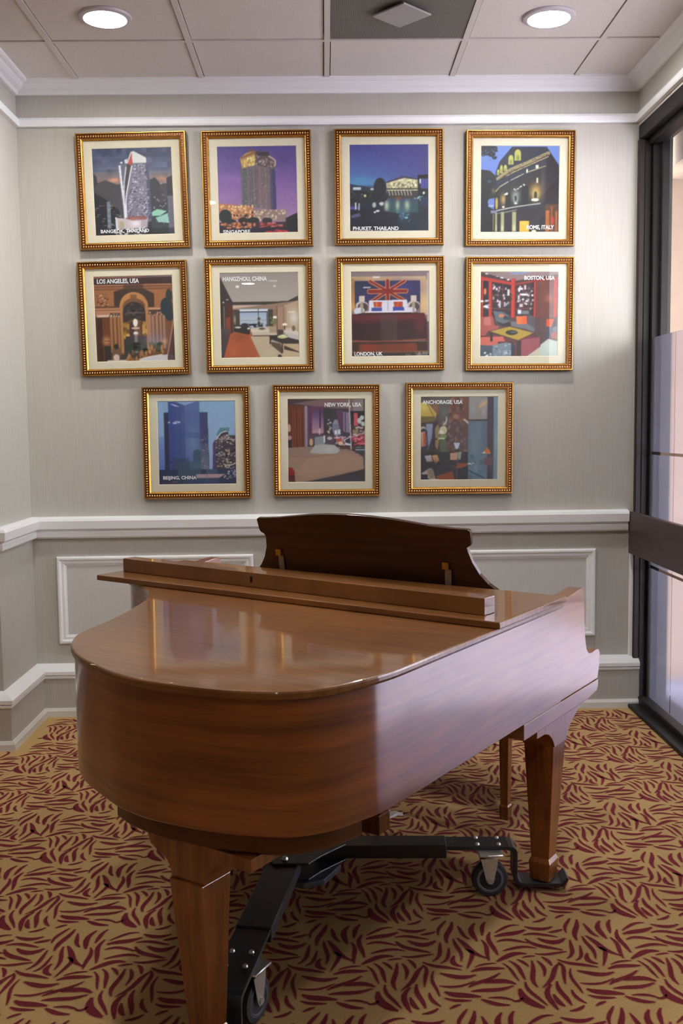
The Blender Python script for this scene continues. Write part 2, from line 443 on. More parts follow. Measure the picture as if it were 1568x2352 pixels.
def carpet():
    f_, cx, cy = 2287.0, 784.0, 1176.0
    cm = SC.camera.matrix_world
    def ground(u, v):                      # one repeat was drawn from the visible pile, laid out flat in metres
        px, py = 1104 + u/3.379, 2030 + v/3.379
        d = cm.to_3x3() @ Vector(((px-cx)/f_, -(py-cy)/f_, -1.0))
        k = -1.42/d.z
        return Vector((d.x*k, d.y*k))
    AX, AY = 0.3585, 0.4360
    mpx = 3.379*2287/2.62
    V = []; Fc = []; Mi = []
    tiles = []
    for s in STROKES:
        a, m, c = (ground(*q) for q in s[:3])
        tx, ty = s[2][0]-s[0][0], s[2][1]-s[0][1]; tl = math.hypot(tx, ty); nx, ny = -ty/tl, tx/tl
        wv = ground(s[1][0]+nx*s[3]/2, s[1][1]+ny*s[3]/2) - ground(s[1][0]-nx*s[3]/2, s[1][1]-ny*s[3]/2)
        tw = (c-a).normalized(); w = abs(wv.x*-tw.y + wv.y*tw.x) * 0.86
        tiles.append((a, m, c, w))
    nx0, nx1 = -13, 7; ny0, ny1 = -16, 9
    NS = 7
    z = 0.0008
    for ix in range(nx0, nx1):
        for iy in range(ny0, ny1):
            ox, oy = ix*AX, iy*AY
            for a, m, c, w in tiles:
                cxx, cyy = m.x+ox, m.y+oy
                if cxx > 1.48 or cxx < XFAR+0.1 or cyy > 4.83 or cyy < YF+0.2: continue
                if cxx < XL+0.12 and cyy > YC-0.08: continue
                for wid, zz, mi in ((w*1.0+0.0050, 0.0005, 2), (w*1.0, 0.0010, 1)):
                    base = len(V); sw = 0.05*max(0.0, (c-a).length-0.05)*(1 if (int(a.x*997)+int(c.y*613)) % 2 else -1)
                    for i in range(NS):
                        t = i/(NS-1)
                        if mi == 2: t = -0.03 + 1.06*t
                        p = a*(1-t)**2 + m*2*t*(1-t) + c*t*t
                        d = (m-a)*(1-t) + (c-m)*t
                        d.normalize(); nn = Vector((-d.y, d.x))
                        tt = min(1, max(0, t))
                        p = p + nn*(sw*math.sin(2*PI*tt))
                        h = wid*0.5*(math.sin(PI*(0.06+0.88*tt)))**0.75 if mi == 1 else 0.5*(w*(math.sin(PI*(0.06+0.88*tt)))**0.75 + 0.0050)
                        for sgn in (-1, 1):
                            V.append((p.x+nn.x*h*sgn+ox, p.y+nn.y*h*sgn+oy, zz))
                    for i in range(NS-1):
                        q = base+2*i
                        Fc.append((q, q+1, q+3, q+2)); Mi.append(mi)
    n = len(V)
    x0, x1, y0, y1 = XFAR-0.1, GX+0.06, YF-0.1, YB+0.1
    V += [(x0,y0,0),(x1,y0,0),(x1,y1,0),(x0,y1,0),(x0,y0,-.06),(x1,y0,-.06),(x1,y1,-.06),(x0,y1,-.06)]
    for q in [(0,1,2,3),(4,7,6,5),(0,4,5,1),(1,5,6,2),(2,6,7,3),(3,7,4,0)]:
        Fc.append(tuple(n+i for i in q)); Mi.append(0)
    me = bpy.data.meshes.new('floor'); me.from_pydata(V, [], Fc)
    for k in ('carpet','carpet_red','carpet_rim'): me.materials.append(M[k])
    me.polygons.foreach_set('material_index', Mi); me.update()
    import bmesh
    bm = bmesh.new(); bm.from_mesh(me)
    for f in bm.faces:
        if f.material_index != 0 and f.normal.z < 0: f.normal_flip()
    bm.to_mesh(me); bm.free()
    o = bpy.data.objects.new('floor', me); COL.objects.link(o); struct(o)
carpet()

# --------------------------------------------------- glazed wall on the right
def glazed(name, y0, y1, first=False):
    root = bpy.data.objects.new(name, None); COL.objects.link(root); root.location = (0,0,0); struct(root)
    fr = MB()
    ztop, zh = 2.780, 2.845
    # side stiles
    fr.box(GX-0.012, GX+0.05, y1-0.055, y1, 0.045, ztop, 0, 0.003)
    fr.box(GX-0.012, GX+0.05, y0, y0+0.055, 0.045, ztop, 0, 0.003)
    fr.box(GX-0.045, GX-0.012, y1-0.028, y1, 0.045, ztop, 0, 0.003)
    # header in two steps, sill in two steps
    fr.box(XR+0.001, GX+0.06, y0, y1, ztop, zh-0.001, 0, 0.003)
    fr.box(GX-0.03, GX+0.05, y0, y1, ztop-0.03, ztop, 0, 0.002)
    fr.box(GX-0.105, GX-0.03, y0, y1, 0.002, 0.020, 0, 0.003)
    fr.box(GX-0.05, GX+0.06, y0, y1, 0.002, 0.052, 0, 0.004)
    if first:
        fr.box(XR-0.004, GX-0.045, y1-0.03, y1, 0.02, ztop, 1, 0.004)
        fr.box(GX+0.02, GX+0.07, y1-0.085, y1-0.02, 0.05, ztop, 0, 0.003)
    fr.build('frame', [M['black_frame'], M['brown_frame']], root)
    p = MB(); p.box(GX, GX+0.008, y0+0.05, y1-0.05, 0.05, ztop-0.02)
    p.build('pane', M['window_glass'], root)
    f = MB(); xf = GX-0.002
    f.add([(xf,y0+0.056,0.054),(xf,y1-0.056,0.054),(xf,y1-0.056,1.832),(xf,y0+0.056,1.832)], [(0,1,2,3)], 0)
    f.build('frosted_film', M['film'], root)
    g = MB(); xg = GX-0.003
    def ln(ya, yb, za, zb, m): g.add([(xg,ya,za),(xg,yb,za),(xg,yb,zb),(xg,ya,zb)], [(0,1,2,3)], m)
    ref = y1 - 4.90
    for yy in (4.53, 3.93, 3.33, 2.73):
        ln(yy-0.0025+ref, yy+0.0025+ref, 0.16, 1.83, 0)
        ln(yy-0.004+ref, yy+0.004+ref, 0.06, 0.145, 1)
    for zz in (1.272, 0.712):
        ln(y0+0.06, 4.715+ref, zz-0.007, zz+0.007, 0)
        ln(4.715+ref, y1-0.057, zz-0.0075, zz+0.0075, 1)
    g.build('film_lines', [M['film_orange'], M['film_black']], root)
    return root
glazed('window_1', 2.08, YB-0.001, True)
yy = 2.08
b = MB(); b.box(XR, XR+0.2, YF, yy-0.002, 0, 2.844); struct(b.build('wall_right_back', M['wall']))
# wooden guard rail across the glass
t = thing('guard_rail', 'dark brown wooden rail board crossing in front of the glass wall at waist height', 'rail', (1.512, 0.5, 0.775))
b = MB(); b.box(-0.014, 0.014, 1.45, 4.395, 0.0, 0.208, 0, 0.003); b.build('board', M['rail_wood'], t)
for yk in (1.57,):
    b = MB(); b.box(0.0142, 0.075, yk-0.045, yk+0.045, 0.03, 0.18, 0, 0.002); b.build('bracket', M['black_frame'], t)

# outside: neighbouring wing, eaves, paving, added dark ground strip
b = MB(); b.box(1.72, 6.5, 5.3, 5.5, 0, 3.3, 0)
b.box(1.735, 3.0, 1.9, 5.299, 2.682, 2.86, 1); b.box(3.0, 3.06, 1.9, 5.299, 2.64, 2.93, 2)  # eaves carried low along the glass to keep daylight off the back wall
struct(b.build('wall_outside', [M['outwall'], M['soffit'], M['soffit_trim']]))
b = MB(); b.box(GX+0.07, 30, -25, 30, -0.15, -0.02, 0); struct(b.build('ground_outside', M['paving']))
b = MB(); b.box(GX+0.10, 2.55, 1.2, 5.29, -0.0199, 0.03, 0, 0.01); struct(b.build('added_strip_outside', M['dark_strip']))  # unseen strip added to darken the ground glimpsed through the film

# ------------------------------------------------------------ ceiling fittings
def make_lamp(label, loc, group):
    t = thing('ceiling_light', label, 'ceiling light', loc, 0, group)
    r = MB(); r.lathe([(0.083,-0.004),(0.085,-0.012),(0.092,-0.013),(0.103,-0.008),(0.106,-0.001),(0.083,0.0)], n=48)
    r.build('trim_ring', M['lampring'], t)
    l = MB(); l.lathe([(0.001,-0.0065),(0.05,-0.0068),(0.083,-0.0055),(0.083,-0.002),(0.001,-0.002)], n=48)
    l.build('lens', M['lamp'], t)
    return t
ZL = CZ-0.0035
GL = 'recessed ceiling lights'
lamp = make_lamp('round recessed ceiling light glowing white on the left side of the tiled ceiling', (-0.857, 4.148, ZL), GL)
def dup(root, loc, label, group):
    r = root.copy(); COL.objects.link(r); r.location = loc; r['label'] = label
    if group: r['group'] = group
    for ch in list(root.children):
        c = ch.copy(); COL.objects.link(c); c.parent = r
    return r
dup(lamp, (0.927, 4.172, ZL), 'round recessed ceiling light glowing white to the right of the air vent', GL)
BACK = 'unseen round recessed ceiling light further back over the room'
for x, y in [(-0.857,2.378), (0.927,2.378), (0.927,0.6), (-0.857,-1.75)]:  # right lamp nearest the camera is added to brighten the front carpet
    dup(lamp, (x, y, ZL), BACK, GL)

t = thing('air_vent', 'square grey perforated air vent with a raised diamond plate in the ceiling', 'vent', (GX0+TS/2, GY0-TS/2, CZ))
h = TS/2 - 0.014
b = MB(); b.box(-h, h, -h, h, -0.004, 0.012); b.build('perforated_panel', M['perf'], t)
b = MB(); 
dm = [(-0.118,0.005),(0,-0.118),(0.118,-0.005),(0,0.118)]
b.rings([[(x*0.98,y*0.98,-0.024) for x,y in dm], [(x,y,-0.022) for x,y in dm], [(x,y,-0.018) for x,y in dm], [(x*0.5,y*0.5,-0.005) for x,y in dm]], 0)
b.build('diamond_plate', M['vent_plate'], t)

# ----------------------------------------------------------- framed photographs
FW, FH = 0.525, 0.546
PW, PH = 0.380, 0.408           # visible print
class Paint:
    W, H = 224, 240
    def __init__(s, box, seed):
        s.x0, s.y0, s.x1, s.y1 = box
        u = (np.arange(s.W)+0.5)/s.W; v = (np.arange(s.H)+0.5)/s.H
        s.X, s.Y = np.meshgrid(s.x0+u*(s.x1-s.x0), s.y0+v*(s.y1-s.y0))
        s.I = np.zeros((s.H, s.W, 3)); s.R = np.random.RandomState(seed)
    def put(s, m, c, a=1.0):
        m = m.astype(float)*a
        s.I = s.I*(1-m[...,None]) + np.array(c, float)*m[...,None]; return s
    def g(s, y0, y1, c0, c1, x0=None, x1=None):
        t = np.clip((s.Y-y0)/(y1-y0), 0, 1)[...,None]
        c = np.array(c0)*(1-t) + np.array(c1)*t
        m = (s.Y >= y0) & (s.Y <= y1)
        if x0 is not None: m &= (s.X >= x0) & (s.X <= x1)
        s.I = np.where(m[...,None], c, s.I); return s
    def r(s, x0, y0, x1, y1, c, a=1.0): return s.put((s.X>=x0)&(s.X<=x1)&(s.Y>=y0)&(s.Y<=y1), c, a)
    def mask(s, pts):
        m = np.zeros(s.X.shape, bool); n = len(pts)
        for i in range(n):
            xa, ya = pts[i]; xb, yb = pts[(i+1)%n]
            if ya == yb: continue
            c = ((ya > s.Y) != (yb > s.Y)) & (s.X < (xb-xa)*(s.Y-ya)/(yb-ya)+xa)
            m ^= c
        return m
    def p(s, pts, c, a=1.0): return s.put(s.mask(pts), c, a)
    def e(s, cx, cy, rx, ry, c, a=1.0, soft=False):
        d = ((s.X-cx)/rx)**2 + ((s.Y-cy)/ry)**2
        return s.put(np.exp(-d*1.5) if soft else d <= 1, c, a)
    def l(s, x0, y0, x1, y1, w, c, a=1.0):
        dx, dy = x1-x0, y1-y0; L = dx*dx+dy*dy
        t = np.clip(((s.X-x0)*dx+(s.Y-y0)*dy)/L, 0, 1)
        return s.put(np.hypot(s.X-x0-t*dx, s.Y-y0-t*dy) <= w/2, c, a)
    def cv(s, pts, w, c, a=1.0):
        q = catmull(pts, 5)
        for k in range(len(q)-1): s.l(*q[k], *q[k+1], w, c, a)
        return s
    def nz(s, amp, k=1, m=None):
        n = s.R.randn(s.H//k+2, s.W//k+2).repeat(k,0).repeat(k,1)[:s.H,:s.W]
        if m is not None: n = n*m
        s.I = s.I + (n*amp)[...,None]; return s
    def dots(s, pts, n, c, rx=8, ry=8, a=0.9, jit=30):
        m = s.mask(pts); ys, xs = np.nonzero(m)
        if len(xs) == 0: return s
        for k in s.R.randint(0, len(xs), n):
            cc = np.clip(np.array(c) + s.R.randn()*jit, 0, 255)
            s.e(s.X[ys[k],xs[k]], s.Y[ys[k],xs[k]], rx, ry, cc, a)
        return s
    def blur(s, n=1):
        for _ in range(n):
            P = np.pad(s.I, ((1,1),(1,1),(0,0)), 'edge')
            s.I = (P[:-2,1:-1]+P[2:,1:-1]+P[1:-1,:-2]+P[1:-1,2:]+2*P[1:-1,1:-1])/6
        return s
def B4(x0, y0, x1, y1): return [(x0,y0),(x1,y0),(x1,y1),(x0,y1)]

def pt_bangkok():
    s = Paint((255,295,1165,1270), 1)
    s.g(290,560,(66,72,102),(92,98,122)).g(560,700,(112,108,118),(150,120,112)).g(700,1280,(74,70,78),(44,44,52))
    s.nz(7,14).e(420,400,300,26,(104,112,150),.5,True).e(950,380,320,30,(60,60,84),.6,True).e(480,520,260,18,(120,126,150),.4,True).e(1000,570,200,16,(120,120,136),.4,True).e(470,380,90,40,(52,54,76),.5,True)
    s.e(500,650,70,28,(232,160,120),.9,True).e(1040,645,80,26,(206,140,112),.8,True)
    s.p([(255,570),(300,600),(310,700),(255,760)],(60,60,74)).p([(300,680),(400,650),(580,720),(580,1100),(400,1100)],(74,72,76))
    s.p([(255,780),(420,880),(430,1270),(255,1270)],(34,36,46)).r(400,890,440,1190,(120,124,140)).p([(440,910),(540,990),(560,1200),(440,1250)],(30,34,38))
    s.dots(B4(265,920,560,1180),34,(190,200,190),14,4)
    s.p([(900,660),(960,630),(1010,690),(1010,1000),(890,1000)],(62,60,68)).p([(1090,640),(1165,610),(1165,860),(1090,840)],(56,54,62)).r(1095,840,1165,1260,(108,106,120))
    s.p([(900,1000),(1095,980),(1095,1260),(900,1260)],(62,68,70)).p([(905,1020),(970,985),(1080,1010),(1000,1060),(915,1060)],(150,205,180)).p([(950,1080),(1090,1035),(1100,1140),(980,1130)],(170,215,205))
    for k in range(4): s.l(955,1085+k*16,1095,1050+k*22,4,(96,140,132))
    s.dots(B4(900,700,1090,1000),16,(150,150,160),9,6)
    # the tower
    s.p([(560,480),(870,470),(905,1000),(900,1120),(600,1120),(575,900)],(108,106,126)).p([(720,460),(880,470),(900,560),(905,1090),(640,1090),(650,800)],(128,124,142)).p([(860,470),(895,480),(910,1090),(870,1090)],(84,86,112))
    s.dots([(720,480),(870,480),(890,1060),(640,1060),(660,800)],150,(190,186,206),9,8,.8).dots([(720,480),(870,480),(890,1060),(640,1060),(660,800)],110,(70,66,86),8,7,.8)
    s.p([(650,480),(705,470),(700,560),(640,760),(615,900),(610,700)],(72,62,64)).cv([(568,500),(585,740),(600,900),(605,1070)],22,(232,232,240)).cv([(640,510),(610,700),(604,900)],14,(206,206,216)).cv([(705,500),(660,690),(625,860),(620,1070)],14,(226,224,232))
    s.p([(650,470),(700,345),(730,335),(870,410),(875,465),(720,465)],(226,224,222)).p([(660,470),(712,350),(718,465),(690,490)],(196,84,80)).p([(625,430),(660,420),(655,470),(630,470)],(220,220,226)).e(590,460,14,10,(220,220,226))
    s.p([(500,1070),(690,1090),(760,1075),(865,1080),(850,1190),(500,1200)],(204,188,196)).p([(600,1080),(650,1060),(830,1060),(860,1090),(700,1110)],(150,90,84)).e(720,1140,70,50,(244,240,244),.9,True).r(535,1110,590,1190,(176,176,140))
    for k in range(6): s.l(780,1110+k*16,870,1085+k*18,5,(120,112,126))
    s.l(500,1070,505,1200,16,(236,232,238)).r(255,1195,1165,1270,(40,40,46),.55).dots(B4(480,1180,850,1265),40,(230,228,228),12,8)
    return s.blur(1), [('BANGKOK, THAILAND',315,870,1240,1202)]

def pt_singapore():
    s = Paint((268,308,1205,1310), 2)
    s.g(300,760,(84,74,140),(138,104,166)).g(760,1320,(138,104,166),(176,140,176)).nz(3,5)
    s.e(450,680,200,60,(160,120,180),.5,True).e(1060,480,90,60,(78,66,130),.5,True).e(400,880,180,60,(170,130,186),.4,True)
    s.p([(545,560),(715,520),(950,580),(955,1040),(550,1000)],(112,104,112)).p([(545,560),(610,545),(610,1000),(550,1000)],(98,102,108)).p([(890,560),(950,590),(955,1040),(890,1040)],(66,70,112)).p([(725,520),(890,560),(890,1040),(735,1020)],(128,110,114))
    for k in range(17):
        x = 560+k*23; s.l(x,560,x,1020,5,(168,140,120) if k%3==0 else (78,78,90),.7)
    for k in range(24): s.l(545,580+k*18,950,590+k*18,3,(84,76,84),.4)
    s.dots([(555,560),(890,560),(890,1020),(560,1000)],80,(196,166,130),5,6,.6)
    s.p([(540,450),(610,390),(715,365),(720,530),(560,565)],(186,146,92)).p([(720,365),(870,380),(900,440),(950,500),(945,580),(720,530)],(98,86,92)).p([(545,440),(715,365),(715,400),(560,455)],(150,104,70)).p([(735,375),(880,385),(880,420),(735,430)],(62,58,64))
    s.dots([(560,470),(715,430),(715,520),(565,555)],40,(226,196,120),10,14,.8).dots([(730,420),(940,480),(940,570),(730,520)],30,(180,150,140),9,10,.8).cv([(880,430),(950,480),(945,540)],14,(220,190,160)).r(645,345,700,375,(120,80,84))
    s.p([(270,960),(550,985),(680,1010),(690,1150),(270,1150)],(190,122,90)).p([(690,1030),(960,1040),(1070,1050),(1070,1170),(690,1170)],(150,126,122))
    s.dots(B4(275,985,680,1130),80,(236,190,130),11,12,.8).dots(B4(690,1040,1060,1160),60,(206,180,150),10,10,.8).dots(B4(430,1060,690,1120),14,(74,48,46),11,15,.9)
    s.e(350,1110,75,80,(40,48,52)).e(410,1180,70,40,(44,50,50)).e(560,1160,60,36,(46,46,44)).e(680,1160,70,36,(46,46,50)).e(840,1165,60,36,(50,50,60))
    s.r(270,1180,1205,1310,(62,50,62)).dots(B4(290,1185,690,1260),60,(214,130,84),16,9,.8).dots(B4(760,1190,1050,1240),26,(200,90,80),24,6,.8).r(270,1250,1205,1310,(46,40,56),.8).dots(B4(800,1275,1100,1305),20,(206,60,70),26,7,.8)
    s.p([(1060,1140),(1205,1075),(1205,1300),(1050,1260)],(44,44,48))
    return s.blur(1), [('SINGAPORE',315,637,1312,1270)]

def pt_phuket():
    s = Paint((283,292,1215,1297), 3)
    s.g(290,760,(78,74,150),(84,124,176)).g(760,1300,(70,90,130),(30,32,42))
    t = np.clip((s.X-400)/800,0,1)*np.clip((780-s.Y)/100,0,1); s.put(t,(74,62,126),.75).e(430,720,260,70,(84,150,190),.75,True).nz(2,6)
    s.p([(283,745),(420,770),(560,790),(700,800),(700,960),(283,960)],(48,54,72)).r(283,830,640,960,(38,40,46)).r(330,788,420,816,(190,210,214)).e(552,808,22,12,(200,206,200)).e(468,884,14,16,(214,214,150)).dots(B4(290,830,600,940),30,(74,78,70),12,8,.6)
    s.p([(715,735),(920,668),(1085,700),(1090,830),(720,830)],(184,178,140)).p([(715,725),(920,660),(1090,690),(1090,704),(920,682),(715,742)],(70,60,72)).dots([(730,745),(920,690),(1075,712),(1075,815),(735,815)],80,(226,220,176),12,12,.8).dots([(730,760),(920,720),(1075,730),(1075,815),(735,815)],40,(120,112,90),8,12,.8)
    s.r(720,800,1090,815,(60,58,60)).r(730,830,1080,920,(62,58,56))
    for k in range(8): s.l(745+k*36,822,760+k*36,880,9,(214,210,190),.9)
    s.p([(1085,650),(1215,640),(1215,690),(1120,692),(1118,1250),(1085,1250)],(30,30,38)).e(1115,720,9,30,(220,226,230)).r(1125,700,1215,790,(84,78,150)).p([(1090,800),(1215,810),(1215,900),(1090,900)],(34,34,42)).e(1157,855,12,16,(220,224,210)).dots(B4(1040,890,1190,960),10,(150,200,190),14,7,.8)
    s.r(283,950,1215,1300,(38,46,60)).g(950,1080,(58,82,92),(50,82,90),700,1090)
    for x, w in ((720,34),(850,28),(960,36)): s.e(x,1000,w,74,(206,210,176),.85,True)
    s.e(900,1080,90,80,(70,110,120),.6,True).e(950,1140,20,12,(130,180,190)).dots(B4(840,1080,1000,1200),18,(80,120,150),10,10,.6)
    s.p([(283,1000),(560,1040),(860,1090),(840,1297),(283,1297)],(36,38,48)).r(283,1010,400,1040,(84,84,150)).p([(300,1110),(400,1080),(420,1120),(310,1140)],(84,86,124)).r(350,960,365,1040,(200,200,200)).r(390,970,405,1050,(200,196,190)).e(575,990,22,30,(180,186,180)).e(660,975,26,24,(196,200,200)).e(583,1074,13,10,(230,230,230)).e(615,1060,22,12,(226,226,226),1)
    s.e(645,790,74,112,(40,42,48)).e(645,900,92,60,(38,40,46)).e(860,915,44,14,(120,70,50)).r(1120,900,1215,1010,(44,54,80)).e(1165,1220,60,60,(64,66,74),.7,True)
    return s.blur(1), [('PHUKET, THAILAND',320,860,1285,1243)]

def pt_rome():
    s = Paint((290,285,1228,1312), 4)
    s.g(280,1320,(112,138,206),(88,110,186))
    s.p([(665,300),(1070,300),(1225,530),(1225,1312),(440,1312),(460,900),(470,600),(520,470)],(40,42,58)).p([(1080,320),(1225,530),(1225,1312),(1060,1312)],(40,32,38)).r(1060,980,1225,1312,(96,60,36),.8)
    s.cv([(500,680),(640,580),(850,490),(1090,380)],46,(150,136,98)).cv([(505,700),(650,600),(860,510),(1090,400)],14,(60,50,44)).cv([(500,720),(640,622),(850,524),(1090,418)],10,(190,170,120)).dots([(520,650),(850,470),(1090,360),(1090,410),(850,520),(520,710)],60,(90,76,60),8,8,.8)
    for (x,y,w,h) in ((730,400,38,66),(650,455,28,56),(585,550,18,36),(538,565,16,48),(500,600,12,34)): s.e(x,y-h*.2,w,h*.8,(186,184,92)); s.r(x-w,y-h*.1,x+w,y+h,(176,176,88)); s.e(x,y+h*.5,w*.4,h*.5,(120,124,60),.8)
    s.p([(480,700),(850,540),(1070,440),(1070,540),(850,610),(480,800)],(44,46,62))
    s.cv([(525,770),(620,712)],12,(176,164,130)).cv([(650,695),(800,620)],10,(176,170,150)).cv([(835,605),(1060,528)],12,(170,160,110)).cv([(470,830),(520,775)],14,(150,140,84)).r(945,515,975,555,(220,222,200)).e(842,585,10,24,(220,226,200))
    s.p([(460,840),(840,640),(1060,550),(1050,960),(460,1040)],(44,42,44)).e(950,820,90,110,(176,136,76),.95,True).e(945,870,50,70,(214,196,110),.9,True).e(945,870,20,46,(50,44,36)).r(955,665,972,725,(220,216,190)).e(565,920,40,80,(186,150,88),.95,True).e(485,970,16,70,(190,166,84),.9).e(710,880,60,90,(140,156,150),.9,True).e(710,930,26,40,(210,220,200),.9,True).e(710,910,14,36,(40,44,44)).e(1030,700,30,240,(96,90,86),.6,True)
    s.r(590,850,650,1000,(30,32,34)).r(780,760,860,990,(32,34,38)).dots([(640,800),(800,740),(830,760),(680,830)],8,(220,220,210),10,7).dots([(560,870),(620,840),(620,860)],6,(226,220,200),9,9)
    s.e(940,925,44,16,(240,238,216)).e(565,1010,14,12,(240,236,210)).e(712,968,18,8,(230,246,236)).cv([(480,1055),(700,1010),(1000,968)],11,(190,194,180)).cv([(470,1095),(720,1045)],10,(150,140,120)).r(730,1020,780,1060,(70,30,42))
    s.p([(440,1100),(1060,1000),(1060,1312),(440,1312)],(44,42,46))
    for x, w in ((482,22),(555,36),(695,48)): s.r(x-w/2,1070,x+w/2,1300,(160,158,116)); s.e(x,1260,w*.5,50,(210,214,170),.8,True)
    s.r(760,1175,870,1305,(220,170,62)).e(815,1200,40,26,(240,200,90),.8,True).e(930,1295,28,14,(230,226,180)).r(1070,1050,1110,1300,(190,104,44),.8).r(1130,1000,1150,1300,(176,90,44),.7).r(1180,1060,1205,1300,(190,110,60),.7).e(1150,1170,24,50,(190,60,40),.7)
    s.p([(290,570),(400,580),(470,640),(460,900),(400,930),(380,1000),(450,1040),(450,1312),(290,1312)],(30,34,38)).e(395,710,24,20,(60,76,84)).e(420,950,40,40,(106,124,190)).r(395,985,455,1010,(150,160,190)).r(415,1050,490,1085,(130,120,150)).r(440,1100,455,1290,(120,118,90)).e(430,870,50,40,(36,38,40)).e(445,820,26,44,(110,112,74),.8,True)
    for x,y,r in ((340,330,60),(400,320,60),(450,320,40),(330,380,50),(420,390,46),(455,430,30),(470,350,24)): s.e(x,y,r,r*.7,(34,36,48))
    s.dots(B4(300,300,480,460),16,(96,110,150),9,7,.8)
    return s.blur(1), [('ROME, ITALY',845,1172,1275,1228)]

def pt_la():
    s = Paint((300,285,1250,1300), 5)
    s.g(280,1310,(150,98,66),(112,72,50)).nz(3,6)
    s.r(300,285,1250,310,(150,100,90)).r(300,310,1250,385,(66,46,48)).r(900,285,1250,312,(120,90,96))
    for k in range(5): s.r(300,392+k*16,1250,398+k*16,(190,130,96) if k%2==0 else (104,66,50))
    s.p([(300,455),(1250,455),(1250,680),(300,680)],(168,110,70)).r(660,390,900,440,(70,56,52),.7).p([(540,470),(660,440),(900,440),(1020,500),(1020,660),(540,660)],(72,54,48)).r(330,490,470,650,(150,98,66)).dots(B4(330,495,470,640),24,(206,150,106),16,5,.8).dots(B4(330,495,470,640),18,(96,60,44),14,5,.8).r(300,640,610,660,(110,70,50)).r(300,660,610,684,(190,136,96))
    s.r(310,690,610,760,(190,136,104)).r(330,742,470,768,(226,196,180)).r(310,772,490,1300,(112,66,40)).r(320,780,390,1300,(66,42,34)).e(430,1050,60,60,(226,160,116),.9,True).r(400,1110,490,1300,(56,50,44)).r(400,1048,490,1054,(90,60,50))
    for x in (500,545,590): s.r(x-16,770,x+16,1190,(176,122,80)); s.r(x+8,780,x+16,1190,(104,66,46))
    s.r(480,720,610,765,(96,66,54)).dots(B4(480,735,600,770),10,(220,200,180),9,9)
    for x in (960,1000,1045,1090,1130): s.r(x-16,760,x+16,1150,(176,134,112)); s.r(x+8,760,x+16,1150,(120,86,76))
    s.r(950,670,1110,690,(206,160,130)).r(950,690,1130,745,(84,60,52)).dots(B4(950,720,1130,760),10,(210,180,160),9,9)
    s.e(775,650,170,170,(196,136,84)).r(605,650,945,1200,(186,130,82)).e(775,650,135,100,(130,88,58)).e(775,720,135,125,(54,48,48)).r(640,720,912,1260,(62,50,50)).r(735,510,812,555,(120,74,48),.7)
    s.p([(650,840),(780,790),(915,840),(915,1010),(650,1010)],(120,86,50)).dots(B4(650,850,710,1020),8,(206,160,70),24,34,.7).dots(B4(860,840,910,1010),8,(200,150,76),22,34,.7).r(710,830,770,1200,(80,52,52)).r(845,830,862,1010,(84,56,52)).r(660,1000,915,1260,(66,62,62)).dots(B4(660,620,900,780),24,(90,80,84),20,12,.5).r(680,715,870,730,(150,120,120),.6)
    s.e(785,840,28,46,(250,244,236)).e(785,905,50,14,(220,190,176)).e(785,965,28,22,(246,236,236)).r(765,980,805,1200,(160,140,146),.8).e(1010,1060,200,110,(150,140,170),.55,True)
    s.dots(B4(660,1080,1100,1180),26,(60,70,60),36,20,.8).dots(B4(650,1190,920,1290),26,(190,130,80),14,34,.6).e(700,1130,50,40,(54,62,56)).p([(500,1130),(590,1130),(600,1290),(480,1290)],(120,90,70)).e(545,1120,28,34,(44,52,44)).e(540,1250,36,40,(226,200,190)).e(620,1250,34,30,(70,66,54)).r(430,1280,660,1300,(226,206,200)).dots(B4(940,1110,1100,1220),20,(180,120,70),12,24,.7).e(1125,1070,40,40,(226,166,126),.9,True).e(1050,1130,30,50,(60,80,70),.8)
    s.p([(1160,1200),(1235,900),(1250,840),(1250,1300),(1150,1300)],(92,62,56)).l(1160,1220,1245,810,10,(200,160,146)).e(1165,660,74,110,(48,58,64)).e(1195,760,50,70,(50,60,66)).e(1200,530,40,80,(52,56,62)).r(1180,1230,1250,1300,(96,84,88))
    s.p([(800,1300),(850,1270),(1000,1235),(1160,1225),(1155,1300)],(222,214,222)).cv([(810,1280),(920,1250),(1090,1225)],10,(246,230,210)).r(300,690,312,1300,(74,50,44))
    return s.blur(1), [('LOS ANGELES, USA',343,850,367,315)]

